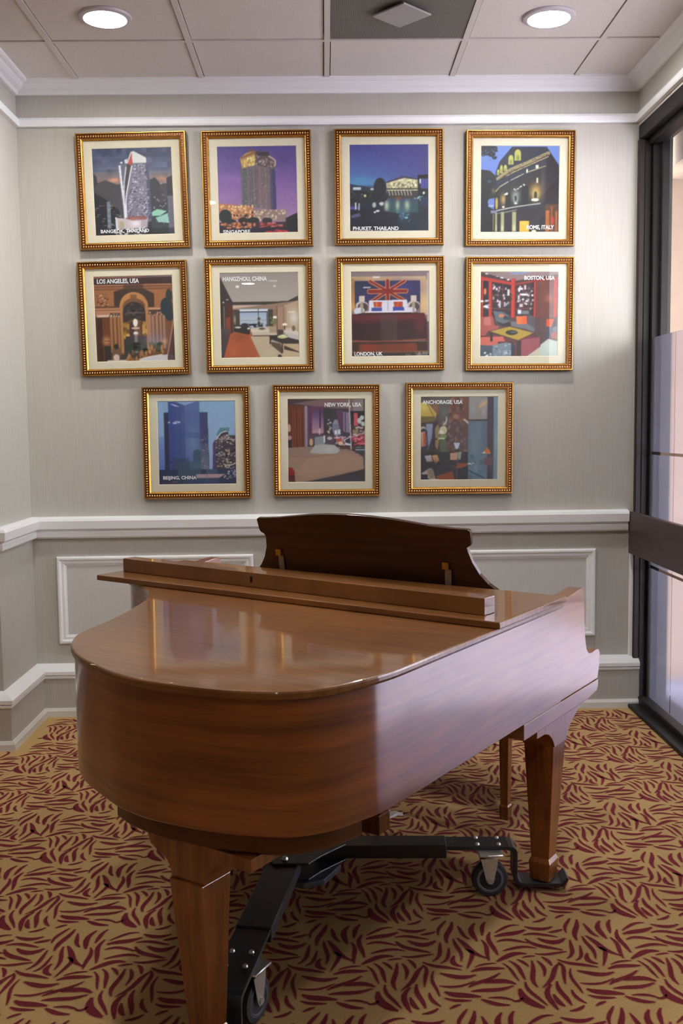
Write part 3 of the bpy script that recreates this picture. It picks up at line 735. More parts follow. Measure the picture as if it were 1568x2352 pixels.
def pt_hangzhou():
    s = Paint((278,240,1228,1258), 6)
    s.r(278,240,1228,1258,(168,158,150)).g(240,600,(156,146,140),(178,168,160)).e(495,408,22,14,(244,244,240)).e(942,405,16,12,(214,210,206)).r(870,338,975,352,(226,222,218),.8)
    s.p([(278,270),(435,590),(435,960),(400,1050),(320,1258),(278,1258)],(64,56,56)).p([(345,600),(430,620),(430,940),(345,1120)],(86,48,42)).p([(345,780),(400,760),(400,980),(345,1100)],(140,72,54)).r(322,640,338,940,(120,106,100)).e(370,560,16,8,(190,180,176)).e(322,592,10,10,(210,206,200)).p([(290,900),(390,900),(380,1060),(310,1250),(290,1250)],(88,76,80))
    s.p([(425,590),(1090,585),(1225,520),(1225,575),(1090,630),(425,625)],(62,58,56)).r(435,628,970,668,(206,178,158)).p([(435,668),(1228,580),(1228,1000),(435,1000)],(150,124,106)).p([(1040,640),(1228,575),(1228,1000),(1040,960)],(186,158,130)).e(1165,780,70,110,(226,226,220),.85,True).r(1095,708,1180,722,(240,236,226),.7)
    s.r(500,672,860,900,(174,186,206)).r(515,680,860,700,(226,232,240)).r(515,702,850,716,(56,52,60)).g(716,880,(164,180,206),(196,204,214),520,842).r(520,805,842,812,(150,160,150)).r(520,820,842,880,(176,192,206)).r(440,680,515,880,(76,66,62)).r(855,680,915,880,(70,64,60)).e(455,800,14,60,(226,200,160),.8,True).r(838,700,850,910,(60,56,62)).r(736,670,744,850,(60,56,56)).e(745,790,20,16,(96,72,60)).e(745,850,18,30,(56,60,70)).r(915,680,965,860,(140,112,84)).dots(B4(880,780,940,860),10,(90,110,70),10,14).e(940,775,28,14,(250,246,240))
    for x in (985,1015,1045,1065): s.r(x-10,650,x+10,930,(176,140,116) if x%2 else (150,112,90))
    s.r(960,640,970,960,(96,66,52)).r(1040,640,1046,860,(70,60,56))
    s.p([(400,960),(640,940),(760,1258),(310,1258)],(186,96,60)).g(1100,1258,(186,96,62),(170,92,64),400,700).p([(310,1258),(400,960),(290,960),(290,1258)],(78,66,70)).p([(640,990),(680,1010),(770,1258),(750,1258)],(130,70,46)).e(520,1010,110,60,(140,82,58),.7,True).e(440,1180,60,80,(206,112,70),.6,True)
    for k in range(7): s.l(470+k*18,960,330+k*64,1258,4,(150,76,50),.5)
    s.p([(640,1000),(860,1000),(1030,1258),(755,1258)],(196,178,150)).p([(870,1080),(1228,1100),(1228,1258),(1010,1258)],(206,180,146)).e(860,1200,120,70,(206,190,164),.5,True)
    s.p([(440,870),(600,850),(640,900),(630,980),(440,940)],(54,46,48)).e(490,890,40,10,(216,214,210)).e(570,860,40,20,(48,48,60)).dots(B4(600,850,840,900),26,(40,40,46),14,12).e(618,905,16,10,(230,228,220))
    s.p([(640,905),(730,890),(950,885),(955,985),(670,995)],(206,192,174)).p([(640,905),(740,925),(950,925),(950,950),(650,950)],(220,206,190)).p([(860,890),(950,880),(955,960),(870,960)],(176,150,126)).e(780,910,40,12,(90,76,72)).r(670,985,955,1000,(90,66,56))
    s.p([(1035,920),(1140,905),(1228,960),(1228,1060),(1060,980)],(216,206,196)).p([(1040,950),(1228,1000),(1228,1060),(1100,1010)],(200,190,186)).e(1160,910,20,36,(110,104,66)).e(1090,920,50,14,(216,186,170)).e(1053,862,30,14,(250,246,236)).r(1045,875,1060,930,(70,56,50)).r(965,925,1035,985,(80,62,56))
    s.p([(865,1000),(960,985),(1228,1050),(1228,1095),(1020,1090),(870,1030)],(58,50,48)).p([(870,1030),(890,1030),(880,1100),(865,1090)],(52,42,42)).p([(880,1065),(1000,1090),(1030,1200),(1010,1210),(890,1110)],(96,76,62)).r(1010,1080,1030,1200,(50,40,40)).e(1025,1008,62,20,(206,214,150)).e(1030,995,30,12,(226,230,190)).p([(1040,1110),(1228,1190),(1228,1200),(1040,1160)],(70,56,48)).p([(965,1220),(1000,1218),(1025,1258),(965,1258)],(50,40,40))
    s.r(278,240,1228,246,(120,108,104))
    return s.blur(1), [('HANGZHOU, CHINA',318,852,336,285)]

def pt_london():
    s = Paint((288,275,1240,1297), 7)
    s.r(288,275,1240,1297,(132,112,116)).r(300,340,1200,395,(190,156,124)).r(300,360,345,720,(176,128,74)).r(1130,380,1215,800,(196,164,128)).e(1190,660,60,120,(226,190,130),.7,True).e(310,700,40,80,(220,170,100),.7,True).r(560,340,640,354,(232,226,220)).r(900,345,1200,372,(196,170,136),.8)
    s.r(340,388,1128,660,(46,46,76)).e(900,480,260,120,(66,58,120),.8,True).e(500,560,120,80,(60,52,110),.7,True).e(400,460,80,80,(40,54,70),.7,True)
    for w, c in ((44,(206,140,90)),(26,(128,34,34))):
        s.l(525,395,735,515,w,c).l(940,395,735,515,w,c).l(545,635,735,515,w,c).l(930,625,735,515,w,c).l(515,518,955,515,w+14,c).l(736,390,736,625,w+10,c)
    s.l(525,395,735,515,6,(60,60,110),.0).r(440,462,530,476,(226,220,226),.9).r(340,640,1128,690,(70,56,70))
    for cx in (425,1050):
        s.r(cx-36,568,cx+34,636,(206,190,178)).e(cx,680,76,46,(196,184,180)).e(cx+10,700,62,50,(76,60,62)).e(cx-5,690,22,50,(150,130,116)).e(cx-20,740,50,34,(206,206,216)).r(cx-12,640,cx+10,770,(166,144,126)).e(cx-60,750,36,40,(206,210,224))
    s.p([(510,625),(968,620),(985,750),(1010,775),(460,775),(510,745)],(216,212,226)).l(740,640,740,745,8,(150,146,170)).p([(560,640),(668,640),(660,706),(570,706)],(176,70,44)).p([(806,640),(915,640),(915,704),(812,704)],(170,60,36)).r(590,645,610,700,(206,110,60)).r(850,645,866,700,(196,90,50)).r(540,708,668,750,(66,76,150)).p([(795,706),(930,704),(938,748),(800,750)],(56,70,156)).l(465,765,1010,768,14,(232,226,232))
    s.p([(300,790),(460,770),(1010,770),(1180,780),(1215,900),(1215,1110),(300,1110)],(66,30,34)).g(900,1110,(50,30,32),(58,34,34),310,1190).p([(300,800),(1180,790),(1200,850),(300,860)],(96,36,40)).e(1120,920,80,110,(110,40,48),.7,True).e(380,960,80,120,(44,24,26),.7,True).r(650,790,850,1240,(84,68,66),.55).e(440,880,110,40,(96,34,40),.6,True)
    s.cv([(300,1105),(700,1115),(1190,1095)],18,(140,80,60)).r(300,1120,1215,1230,(66,42,34)).p([(390,1150),(1080,1140),(1090,1230),(380,1230)],(116,56,38)).e(500,1180,100,40,(150,50,36),.8,True).e(1000,1180,80,40,(140,56,40),.8,True).r(300,1228,1215,1250,(120,76,46)).r(288,1250,1240,1297,(52,46,46)).dots(B4(930,1245,1230,1290),12,(130,120,116),14,20,.6).r(1150,1240,1215,1290,(150,150,150),.6).r(1215,300,1230,880,(206,200,190),.8).r(1222,880,1240,1297,(60,56,60)).r(288,275,1240,284,(70,66,74))
    return s.blur(1), [('LONDON, UK',322,668,1285,1242)]

def pt_boston():
    s = Paint((285,285,1215,1292), 8)
    s.r(285,285,1215,1292,(84,60,60)).p([(285,285),(1215,285),(1215,330),(930,350),(690,400),(400,320)],(140,116,116)).p([(620,292),(920,290),(700,330)],(130,140,176)).p([(300,300),(690,405),(1215,320),(1215,350),(690,440),(285,340)],(60,40,42)).dots([(300,300),(400,320),(700,405),(560,370)],8,(240,236,240),10,8)
    s.p([(285,340),(680,420),(680,830),(285,830)],(40,30,36)).p([(690,420),(945,400),(945,800),(690,800)],(50,36,40)).p([(945,400),(1175,390),(1175,830),(945,830)],(106,56,46)).e(1110,600,60,60,(180,110,84),.7,True)
    for x, w in ((312,22),(410,44),(680,52),(935,24),(1185,44)): s.r(x-w/2,370,x+w/2,830,(196,56,44)); s.r(x+w*.2,370,x+w/2,830,(140,36,32))
    s.p([(285,340),(690,420),(690,450),(285,385)],(176,52,44)).p([(690,425),(1215,340),(1215,370),(690,450)],(140,44,40))
    for y in (490,560,640,720): s.l(430,y,660,y+10,6,(150,70,66)); s.l(710,y+10,940,y-5,6,(150,70,66)); s.l(290,y,400,y+5,6,(130,60,60))
    for x in (495,555,860,800,750): s.l(x,430,x,730,5,(130,50,48))
    s.dots(B4(440,440,640,700),16,(196,186,196),10,17,.9).dots(B4(715,450,920,780),13,(206,196,206),12,12,.9).r(735,565,755,645,(206,200,206)).r(825,610,865,645,(216,200,206)).r(755,665,790,705,(200,190,190)).r(810,450,830,500,(210,204,210)).r(515,630,530,715,(206,206,210)).r(610,500,632,570,(216,206,210)).dots(B4(300,600,390,730),8,(220,214,226),22,12).r(760,545,860,570,(226,216,226)).r(735,480,790,505,(216,206,216)).dots(B4(430,440,930,760),26,(90,90,84),10,16,.8).e(345,520,16,36,(226,130,80)).r(735,740,775,785,(220,220,230)).r(780,745,865,790,(110,116,120))
    s.p([(285,820),(440,810),(460,920),(520,930),(500,960),(380,990),(340,1060),(285,1060)],(166,84,80)).p([(330,830),(410,820),(420,920),(340,920)],(190,110,104)).p([(440,750),(560,760),(650,820),(640,870),(560,900),(480,870)],(96,104,112)).p([(560,800),(650,820),(640,860),(570,855)],(56,56,66)).e(540,805,34,22,(196,120,96)).p([(480,870),(560,900),(640,880),(660,940),(540,930)],(54,36,42))
    s.p([(650,870),(850,900),(940,960),(930,1000),(820,960),(660,930)],(104,106,112)).p([(860,800),(935,820),(940,960),(850,900)],(84,76,84)).p([(715,815),(840,810),(845,905),(725,905)],(220,116,66)).p([(780,815),(840,812),(845,900),(785,900)],(226,96,56))
    s.p([(1075,850),(1170,845),(1130,940),(1075,930)],(220,84,50)).p([(1075,960),(1215,900),(1215,1080),(1070,1060)],(70,70,84)).p([(1130,960),(1215,920),(1200,1010)],(110,116,130)).e(1180,1040,50,40,(170,90,84))
    s.r(285,1040,940,1292,(110,56,58)).p([(285,1060),(560,1050),(600,1140),(285,1180)],(206,104,92)).p([(780,1090),(1000,1060),(1000,1292),(720,1292)],(156,84,92)).p([(410,990),(640,935),(920,1010),(740,1095)],(176,146,60)).p([(410,990),(740,1095),(740,1110),(410,1005)],(70,56,40)).e(665,1005,72,30,(52,46,44)).e(690,1000,40,12,(90,86,90)).r(410,1000,440,1110,(50,40,38)).p([(720,1110),(780,1095),(780,1292),(730,1292)],(64,48,46)).r(500,1110,700,1140,(80,50,54))
    s.p([(285,1150),(440,1160),(440,1292),(285,1292)],(76,86,96)).p([(440,1150),(600,1120),(720,1150),(690,1292),(440,1292)],(120,132,142)).dots([(450,1160),(640,1130),(680,1180),(660,1280),(450,1280)],40,(150,162,172),14,10,.6).p([(660,1130),(720,1160),(700,1292),(660,1292)],(60,60,70)).dots(B4(340,1240,440,1290),8,(206,210,216),14,9).p([(840,1292),(1010,1170),(1010,1292)],(206,196,176)).p([(1010,1150),(1100,1080),(1210,1110),(1210,1292),(990,1292)],(196,206,196)).e(1110,1180,60,70,(216,222,210),.6,True)
    return s.blur(1), [('BOSTON, USA',808,1172,380,335)]

def pt_beijing():
    s = Paint((265,272,1210,1275), 9)
    s.g(270,1280,(150,186,222),(166,186,226)).g(700,1090,(130,160,214),(106,124,196),265,345).nz(2,8)
    s.r(345,412,400,1100,(56,58,92)).p([(775,412),(872,412),(882,1100),(775,1100)],(70,74,116)).g(780,1090,(84,92,126),(116,120,140),780,878)
    s.p([(398,282),(490,285),(600,328),(600,1100),(400,1100)],(72,88,146)).p([(600,328),(735,282),(775,282),(778,1100),(600,1100)],(96,118,172)).p([(400,282),(480,284),(480,1100),(400,1100)],(62,82,150)).e(690,760,90,240,(130,160,196),.7,True).e(640,480,120,160,(100,112,170),.6,True)
    for k in range(38): s.l(400,380+k*18,775,385+k*18,4,(60,72,124),.45)
    for k in range(18): s.l(415+k*20,330,415+k*20,1080,4,(120,140,186),.35)
    s.p([(400,640),(775,650),(775,720),(400,700)],(70,88,150),.5).dots(B4(780,680,875,1090),30,(150,150,150),12,5,.7).dots(B4(410,1000,600,1090),16,(76,84,110),14,8,.6)
    s.p([(415,305),(470,315),(540,345),(480,335)],(226,216,230)).dots(B4(400,510,530,540),8,(190,206,240),16,9).p([(690,870),(740,850),(775,870),(775,1090),(680,1090)],(72,96,124)).r(500,1000,780,1100,(80,104,130)).p([(430,950),(640,960),(640,1090),(430,1090)],(62,74,104),.6)
    s.p([(920,1090),(930,780),(990,700),(1030,640),(1110,640),(1130,690),(1205,690),(1205,1275),(980,1275)],(72,64,78)).p([(970,680),(1020,600),(1130,595),(1130,640),(1040,640),(990,700)],(96,146,160)).r(1120,672,1205,690,(130,176,206)).p([(920,1090),(930,780),(985,760),(960,1090)],(84,70,110)).dots([(960,760),(1040,660),(1110,680),(1200,760),(1200,1060),(980,1060)],120,(190,176,160),10,9,.85).dots([(960,760),(1040,660),(1110,680),(1200,760),(1200,1060),(980,1060)],60,(40,34,46),12,8,.85).cv([(970,740),(1030,660),(1100,640)],12,(220,220,230)).cv([(1060,1040),(1130,1045),(1200,1020)],14,(214,204,190)).l(1090,735,1200,740,9,(206,206,216))
    s.r(265,1090,1210,1275,(54,62,92)).r(500,1090,780,1190,(70,92,112)).r(860,1090,980,1150,(72,96,120)).p([(720,1150),(1070,1148),(1000,1195),(720,1195)],(190,160,166)).dots(B4(1060,1070,1200,1210),26,(190,186,186),16,6,.8).r(560,1200,1000,1262,(66,80,112)).r(265,1225,480,1275,(48,52,84)).e(460,1240,50,10,(110,90,106)).e(850,1100,14,170,(110,130,150),.6,True)
    return s.blur(1), [('BEIJING, CHINA',315,722,1212,1172)]

def pt_newyork():
    s = Paint((318,252,1245,1240), 10)
    s.r(318,252,1245,1240,(60,46,54)).p([(318,252),(1245,252),(1245,420),(750,360),(318,300)],(122,96,96)).p([(318,252),(700,262),(330,320)],(70,54,56)).r(1100,260,1240,420,(150,140,136),.7).r(850,252,1000,285,(150,80,90),.6)
    s.p([(318,320),(525,340),(525,825),(318,825)],(104,50,34))
    for k in range(12): s.l(345+k*17,380,345+k*17,820,8,[(150,70,40),(70,40,32),(120,96,56),(140,52,34)][k%4],.8)
    s.r(525,340,560,815,(156,136,160)).r(560,345,750,680,(96,58,84)).g(400,660,(92,64,110),(190,150,166),610,750).r(700,380,716,600,(60,44,64)).r(750,370,1060,700,(64,56,66)).e(800,430,60,70,(44,52,44),.9,True).p([(900,380),(975,400),(975,680),(940,620)],(96,64,86)).p([(980,410),(1060,420),(1060,660),(980,640)],(140,124,146)).r(1000,420,1012,640,(70,60,80)).r(560,680,880,800,(84,74,84)).r(1070,400,1245,560,(40,36,40))
    s.p([(850,560),(880,500),(915,505),(955,680),(880,690),(850,620)],(150,152,170))
    for k in range(7): s.l(855,560+k*12,940,556+k*12,4,(84,88,110))
    s.r(880,625,905,672,(240,240,244)).r(920,620,945,666,(226,230,240)).dots(B4(800,500,850,660),8,(190,196,200),12,10).e(805,640,14,10,(230,190,160)).p([(1108,425),(1150,425),(1160,570),(1108,580)],(206,90,104)).dots(B4(1100,590,1240,760),40,(206,180,180),16,12,.9).dots(B4(1080,690,1240,800),30,(190,70,84),18,12,.8).dots(B4(1170,470,1235,560),6,(200,210,206),22,26).r(1095,620,1160,665,(150,130,90))
    s.dots(B4(880,690,1080,800),40,(206,176,186),18,10,.8).p([(1000,720),(1080,690),(1080,800),(1010,800)],(52,48,64)).l(1005,735,1075,700,9,(230,236,246)).e(950,780,30,22,(240,200,170)).p([(1005,770),(1070,790),(1070,806),(1010,800)],(226,236,240)).e(930,740,40,20,(190,90,76)).e(600,765,22,44,(214,166,120)).p([(640,710),(760,690),(760,800),(640,810)],(150,152,160)).r(750,690,765,770,(236,240,244)).e(820,720,30,18,(206,196,190)).e(700,640,12,40,(226,200,200),.8)
    s.e(340,600,20,50,(206,176,160),.9).e(340,710,30,26,(190,150,150)).p([(318,740),(365,735),(370,825),(318,825)],(40,52,50)).r(320,640,345,690,(110,40,44))
    s.p([(318,830),(600,815),(930,825),(1120,880),(1215,940),(1240,1080),(1130,1130),(480,1240),(318,1240)],(166,134,116)).p([(318,830),(600,815),(930,825),(1100,870),(560,900),(318,960)],(156,128,116)).p([(560,960),(1000,900),(1200,950),(1220,1070),(900,1140),(500,1200),(400,1100)],(176,142,120)).cv([(330,930),(600,930),(900,905)],10,(140,110,98),.6)
    s.p([(580,890),(640,800),(760,790),(880,800),(940,860),(900,900),(720,905)],(186,184,180)).e(820,850,90,50,(206,206,206),.7,True).r(940,820,1120,850,(92,64,60)).r(1120,820,1245,900,(66,66,72)).l(1130,830,1245,825,6,(150,160,166)).l(1130,858,1240,858,10,(206,216,220))
    s.p([(480,1240),(900,1160),(1130,1110),(1245,1080),(1245,1240)],(58,52,56)).p([(1215,900),(1245,900),(1245,1100),(1225,1080)],(76,72,76)).p([(322,1060),(370,1065),(400,1110),(405,1240),(322,1240)],(150,38,44)).p([(322,1150),(400,1150),(405,1240),(322,1240)],(84,24,32))
    s.cv([(1050,252),(1065,600),(1075,850)],12,(230,224,214),.8).r(1225,252,1240,460,(40,36,40))
    return s.blur(1), [('NEW YORK, USA',762,1202,345,298)]

def pt_anchorage():
    s = Paint((350,265,1280,1260), 11)
    s.r(350,265,1280,1260,(70,58,56)).r(470,265,700,560,(92,76,70)).r(700,270,930,700,(110,72,60)).dots(B4(680,280,920,900),70,(126,88,76),26,30,.5).dots(B4(690,280,900,880),40,(84,60,56),22,26,.5).r(500,360,600,480,(150,100,70),.8).p([(560,265),(700,265),(690,600),(560,600)],(92,88,86),.8).e(640,450,50,80,(110,112,112),.7,True)
    s.p([(350,340),(430,330),(545,470),(530,540),(480,560),(360,575)],(196,164,84)).e(390,390,80,60,(226,206,116),.8,True).p([(360,500),(530,500),(520,560),(360,578)],(110,96,56)).l(430,345,540,555,8,(110,92,60)).r(355,575,520,600,(56,50,48)).r(350,600,520,900,(60,56,66)).p([(420,590),(500,590),(490,740),(440,900),(420,800)],(150,152,180)).p([(350,690),(410,680),(415,850),(370,860)],(206,160,146)).p([(385,690),(412,690),(412,850),(385,850)],(190,96,60)).e(385,640,30,18,(206,190,170)).e(388,655,16,14,(50,40,36)).l(425,670,440,870,12,(40,40,48)).r(500,590,525,900,(40,38,46)).e(350,840,14,60,(150,190,180),.8)
    s.p([(525,640),(570,590),(580,750),(560,900),(530,860)],(150,124,90)).e(625,665,46,50,(206,200,160)).e(640,590,30,30,(226,216,190),.7,True).cv([(660,510),(662,560),(630,600)],10,(220,216,206)).e(600,690,30,24,(240,240,236),.8).e(625,740,44,30,(130,146,96)).r(570,756,640,776,(196,220,186)).p([(580,770),(660,775),(670,940),(590,940)],(96,104,84)).e(540,770,14,10,(60,40,36))
    s.r(700,560,930,900,(92,72,68)).dots(B4(680,560,900,900),50,(120,96,90),14,20,.5).p([(750,818),(825,815),(808,875),(790,895),(770,880)],(206,216,236)).e(788,905,26,12,(60,56,60)).p([(860,540),(880,530),(930,570),(965,560),(950,610),(925,600)],(206,190,176)).e(950,585,26,26,(214,206,200),.8)
    s.r(930,265,1160,540,(150,146,146)).e(1110,350,56,50,(206,176,150),.8,True).l(1150,320,1045,400,26,(206,170,130)).l(1040,370,1040,500,14,(176,140,96)).e(980,400,40,110,(166,166,166),.6,True).e(1110,450,40,60,(190,180,180),.6,True)
    s.r(925,560,1150,1255,(104,120,134)).e(1000,900,90,260,(130,150,166),.7,True).r(1020,560,1080,1255,(116,134,150),.6).dots(B4(930,980,1130,1250),24,(96,124,144),26,30,.4).r(1150,270,1225,1255,(62,56,64)).e(1190,640,40,300,(80,66,76),.7,True).r(1225,270,1280,1255,(126,150,164)).e(1255,800,26,200,(150,180,190),.7,True).p([(1085,945),(1110,920),(1190,920),(1190,948)],(232,220,196)).p([(1120,910),(1150,870),(1190,920),(1185,945),(1130,940)],(206,120,60)).r(1110,990,1215,1080,(110,80,76),.8)
    s.l(925,1145,1110,1235,14,(44,58,72)).l(900,1065,985,1065,18,(226,232,240)).l(940,1050,990,1075,6,(60,60,66))
    s.r(350,930,920,1255,(46,44,48)).e(640,1000,70,80,(62,66,66),.8,True).p([(400,970),(480,960),(500,1040),(430,1040)],(196,186,190)).p([(490,965),(550,955),(580,1020),(530,1080)],(206,156,116)).p([(705,940),(800,930),(800,1020),(710,1025)],(206,160,136)).p([(800,930),(845,920),(835,1010),(805,1020)],(150,166,150)).p([(690,1095),(800,1060),(915,1060),(915,1090),(820,1120)],(156,84,60)).p([(540,1210),(740,1150),(760,1255),(560,1255)],(140,76,52)).p([(360,1180),(470,1110),(500,1130),(530,1240),(590,1255),(470,1255)],(190,176,170)).p([(430,1150),(490,1130),(520,1230),(470,1240)],(150,130,110)).r(355,1190,440,1255,(40,38,52)).r(700,1020,800,1100,(50,46,50)).r(785,1000,800,1255,(106,100,100),.8).e(520,1080,110,60,(34,32,34),.8,True)
    s.p([(300,420),(350,330),(350,560)],(230,220,170))
    return s.blur(1), [('ANCHORAGE, USA',372,855,350,305)]

def make_print_mesh(name, s):
    I = np.clip(s.I, 0, 255)/255.0
    I = np.where(I <= 0.04045, I/12.92, ((I+0.055)/1.055)**2.4)
    H, W = s.H//2, s.W//2
    I = I.reshape(H, 2, W, 2, 3).mean((1,3))
    xs = np.linspace(-PW/2, PW/2, W); zs = np.linspace(PH/2, -PH/2, H)
    X, Z = np.meshgrid(xs, zs)
    V = np.stack([X, np.zeros_like(X), Z], -1).reshape(-1,3)
    i = np.arange(H*W).reshape(H,W)
    F = np.stack([i[1:,:-1], i[1:,1:], i[:-1,1:], i[:-1,:-1]], -1).reshape(-1,4)
    me = bpy.data.meshes.new(name); me.from_pydata(V.tolist(), [], F.tolist())
    at = me.color_attributes.new('Col', 'FLOAT_COLOR', 'POINT')
    c = np.concatenate([I.reshape(-1,3), np.ones((H*W,1))], 1).astype(np.float32)
    at.data.foreach_set('color', c.ravel())
    me.materials.append(M['print']); me.update()
    return me

def text_mesh(name, body, x0, x1, zb, zt, mat):
    """flat lettering from x0 to x1, baseline zb, capitals reaching zt"""
    cu = bpy.data.curves.new(name, 'FONT'); cu.body = body; cu.size = 1.0; cu.offset = 0.032; cu.extrude = 0.0; cu.resolution_u = 4
    o = bpy.data.objects.new(name, cu); COL.objects.link(o)
    dg = bpy.context.evaluated_depsgraph_get()
    me = bpy.data.meshes.new_from_object(o.evaluated_get(dg))
    bpy.data.objects.remove(o); bpy.data.curves.remove(cu)
    n = len(me.vertices); co = np.zeros(n*3, np.float32); me.vertices.foreach_get('co', co); co = co.reshape(-1,3)
    a, b_, top = co[:,0].min(), co[:,0].max(), co[:,1].max()
    x = x0 + (co[:,0]-a)/(b_-a)*(x1-x0); z = zb + co[:,1]/top*(zt-zb)
    out = np.stack([x, np.zeros_like(x), z], -1).astype(np.float32)
    me.vertices.foreach_set('co', out.ravel())
    me.materials.clear(); me.materials.append(mat); me.name = name; me.update()
    return me

# the frame moulding is one shared mesh: mitred profile plus a beaded rope
def frame_mesh():
    b = MB()
    prof = [(0.0,-0.004,1),(0.0,-0.030,0),(0.003,-0.036,0),(0.006,-0.036,1),(0.009,-0.030,1),(0.022,-0.029,1),(0.026,-0.030,0),(0.029,-0.029,0),(0.034,-0.023,0),(0.034,-0.012,0),(0.010,-0.004,1)]
    def rect(i): return [(-FW/2+i,-FH/2+i),(FW/2-i,-FH/2+i),(FW/2-i,FH/2-i),(-FW/2+i,FH/2-i)]
    n = len(prof)
    for k in range(n):
        a, c = prof[k], prof[(k+1)%n]
        ra, rc = rect(a[0]), rect(c[0])
        for i in range(4):
            j = (i+1)%4
            b.add([(ra[i][0],a[1],ra[i][1]),(ra[j][0],a[1],ra[j][1]),(rc[j][0],c[1],rc[j][1]),(rc[i][0],c[1],rc[i][1])], [(0,1,2,3)], a[2] if a[2]==c[2] or a[2]==1 else 0)
    # beads
    i0 = 0.0155
    def bead(x, z, ax):
        rs = []; L, r = 0.0050, 0.0036
        for lat in range(0, 4):
            a = (PI/2)*lat/3
            rr = math.cos(a); h = math.sin(a)
            ring = []
            for q in range(8):
                t = 2*PI*q/8; p_, q_ = L*rr*math.cos(t), r*rr*math.sin(t)
                px, pz = (p_, q_) if ax else (q_, p_)
                ring.append((x+px+ (0.25*q_ if ax else 0), -0.0295-0.0048*h, z+pz+(0 if ax else 0.25*q_)))
            rs.append(ring)
        b.rings(rs, 2, True, cap=False)
    nx_, nz_ = 42, 44
    for k in range(nx_):
        x = -FW/2+i0 + (FW-2*i0)*k/(nx_-1)
        bead(x, FH/2-i0, False); bead(x, -FH/2+i0, False)
    for k in range(1, nz_-1):
        z = -FH/2+i0 + (FH-2*i0)*k/(nz_-1)
        bead(-FW/2+i0, z, True); bead(FW/2-i0, z, True)
    me = b.mesh('frame', [M['gold'], M['gold_dark'], M['gold_bead']])
    import bmesh
    bm = bmesh.new(); bm.from_mesh(me); bmesh.ops.recalc_face_normals(bm, faces=bm.faces); bm.to_mesh(me); bm.free()
    return me
FRAME = frame_mesh()
b = MB()
hw, hh, ow, oh = PW/2, PH/2, FW/2-0.030, FH/2-0.030
def rq(w, h): return [(-w,-h),(w,-h),(w,h),(-w,h)]
for (w0,h0,y0),(w1,h1,y1) in (((ow,oh,-0.0160),(hw+0.001,hh+0.001,-0.0160)), ((hw+0.001,hh+0.001,-0.0160),(hw-0.0015,hh-0.0015,-0.0138))):
    A, Bq = rq(w0,h0), rq(w1,h1)
    for i in range(4):
        j = (i+1)%4
        b.add([(A[i][0],y0,A[i][1]),(A[j][0],y0,A[j][1]),(Bq[j][0],y1,Bq[j][1]),(Bq[i][0],y1,Bq[i][1])], [(0,1,2,3)])
MATM = b.mesh('mat_board', [M['mat_board']])
b = MB(); b.box(-ow, ow, -0.0215, -0.0195, -oh, oh); GLASS = b.mesh('glass', [M['picture_glass']])
b = MB(); b.box(-ow-0.003, ow+0.003, -0.0120, -0.004, -oh-0.003, oh+0.003); BACKM = b.mesh('backing', [M['gold_dark']])

PICS = [
 (pt_bangkok, -0.905, 2.555, 0.018, 'gold framed photo of a tower at dusk captioned BANGKOK, THAILAND, top left of the wall'),
 (pt_singapore, -0.310, 2.559, 0.008, 'gold framed photo of a tall hotel under a purple sky captioned SINGAPORE'),
 (pt_phuket, 0.322, 2.562, -0.002, 'gold framed photo of a lit villa under a blue night sky captioned PHUKET, THAILAND'),
 (pt_rome, 0.954, 2.551, -0.008, 'gold framed photo of a curved stone facade at night captioned ROME, ITALY'),
 (pt_la, -0.918, 1.953, 0.013, 'gold framed photo of a brown lobby arch captioned LOS ANGELES, USA'),
 (pt_hangzhou, -0.312, 1.963, 0.003, 'gold framed photo of a pale living room with red floor captioned HANGZHOU, CHINA'),
 (pt_london, 0.323, 1.963, 0.001, 'gold framed photo of a bed below a flag captioned LONDON, UK'),
 (pt_boston, 0.952, 1.955, -0.008, 'gold framed photo of a red library lounge captioned BOSTON, USA'),
 (pt_beijing, -0.630, 1.349, -0.001, 'gold framed photo of blue glass towers captioned BEIJING, CHINA, bottom row left'),
 (pt_newyork, 0.005, 1.352, -0.006, 'gold framed photo of a pale curved sofa captioned NEW YORK, USA, bottom row middle'),
 (pt_anchorage, 0.658, 1.355, -0.006, 'gold framed photo of a rustic room with lamp captioned ANCHORAGE, USA, bottom row right'),
]
for fn, x, z, tilt, label in PICS:
    r = thing('framed_photograph', label, 'picture', (x, YB-0.0005, z), 0, 'gold framed hotel photographs')
    r.rotation_euler = (0, -tilt, 0)
    for nm, me in (('frame', FRAME), ('backing', BACKM), ('mat_board', MATM), ('glass', GLASS)):
        o = bpy.data.objects.new(nm, me); COL.objects.link(o); o.parent = r
    s, caps = fn()
    pr = bpy.data.objects.new('photo_print', make_print_mesh('photo_print', s)); COL.objects.link(pr); pr.parent = r; pr.location = (0,-0.0134,0)
    for body, xa, xb, yb_, yt in caps:
        fx = lambda v: -PW/2 + (v-s.x0)/(s.x1-s.x0)*PW
        fz = lambda v: PH/2 - (v-s.y0)/(s.y1-s.y0)*PH
        me = text_mesh('caption', body, fx(xa), fx(xb), fz(yb_), fz(yt), M['caption'])
        c = bpy.data.objects.new('caption', me); COL.objects.link(c); c.parent = pr; c.location = (0,-0.0005,0)

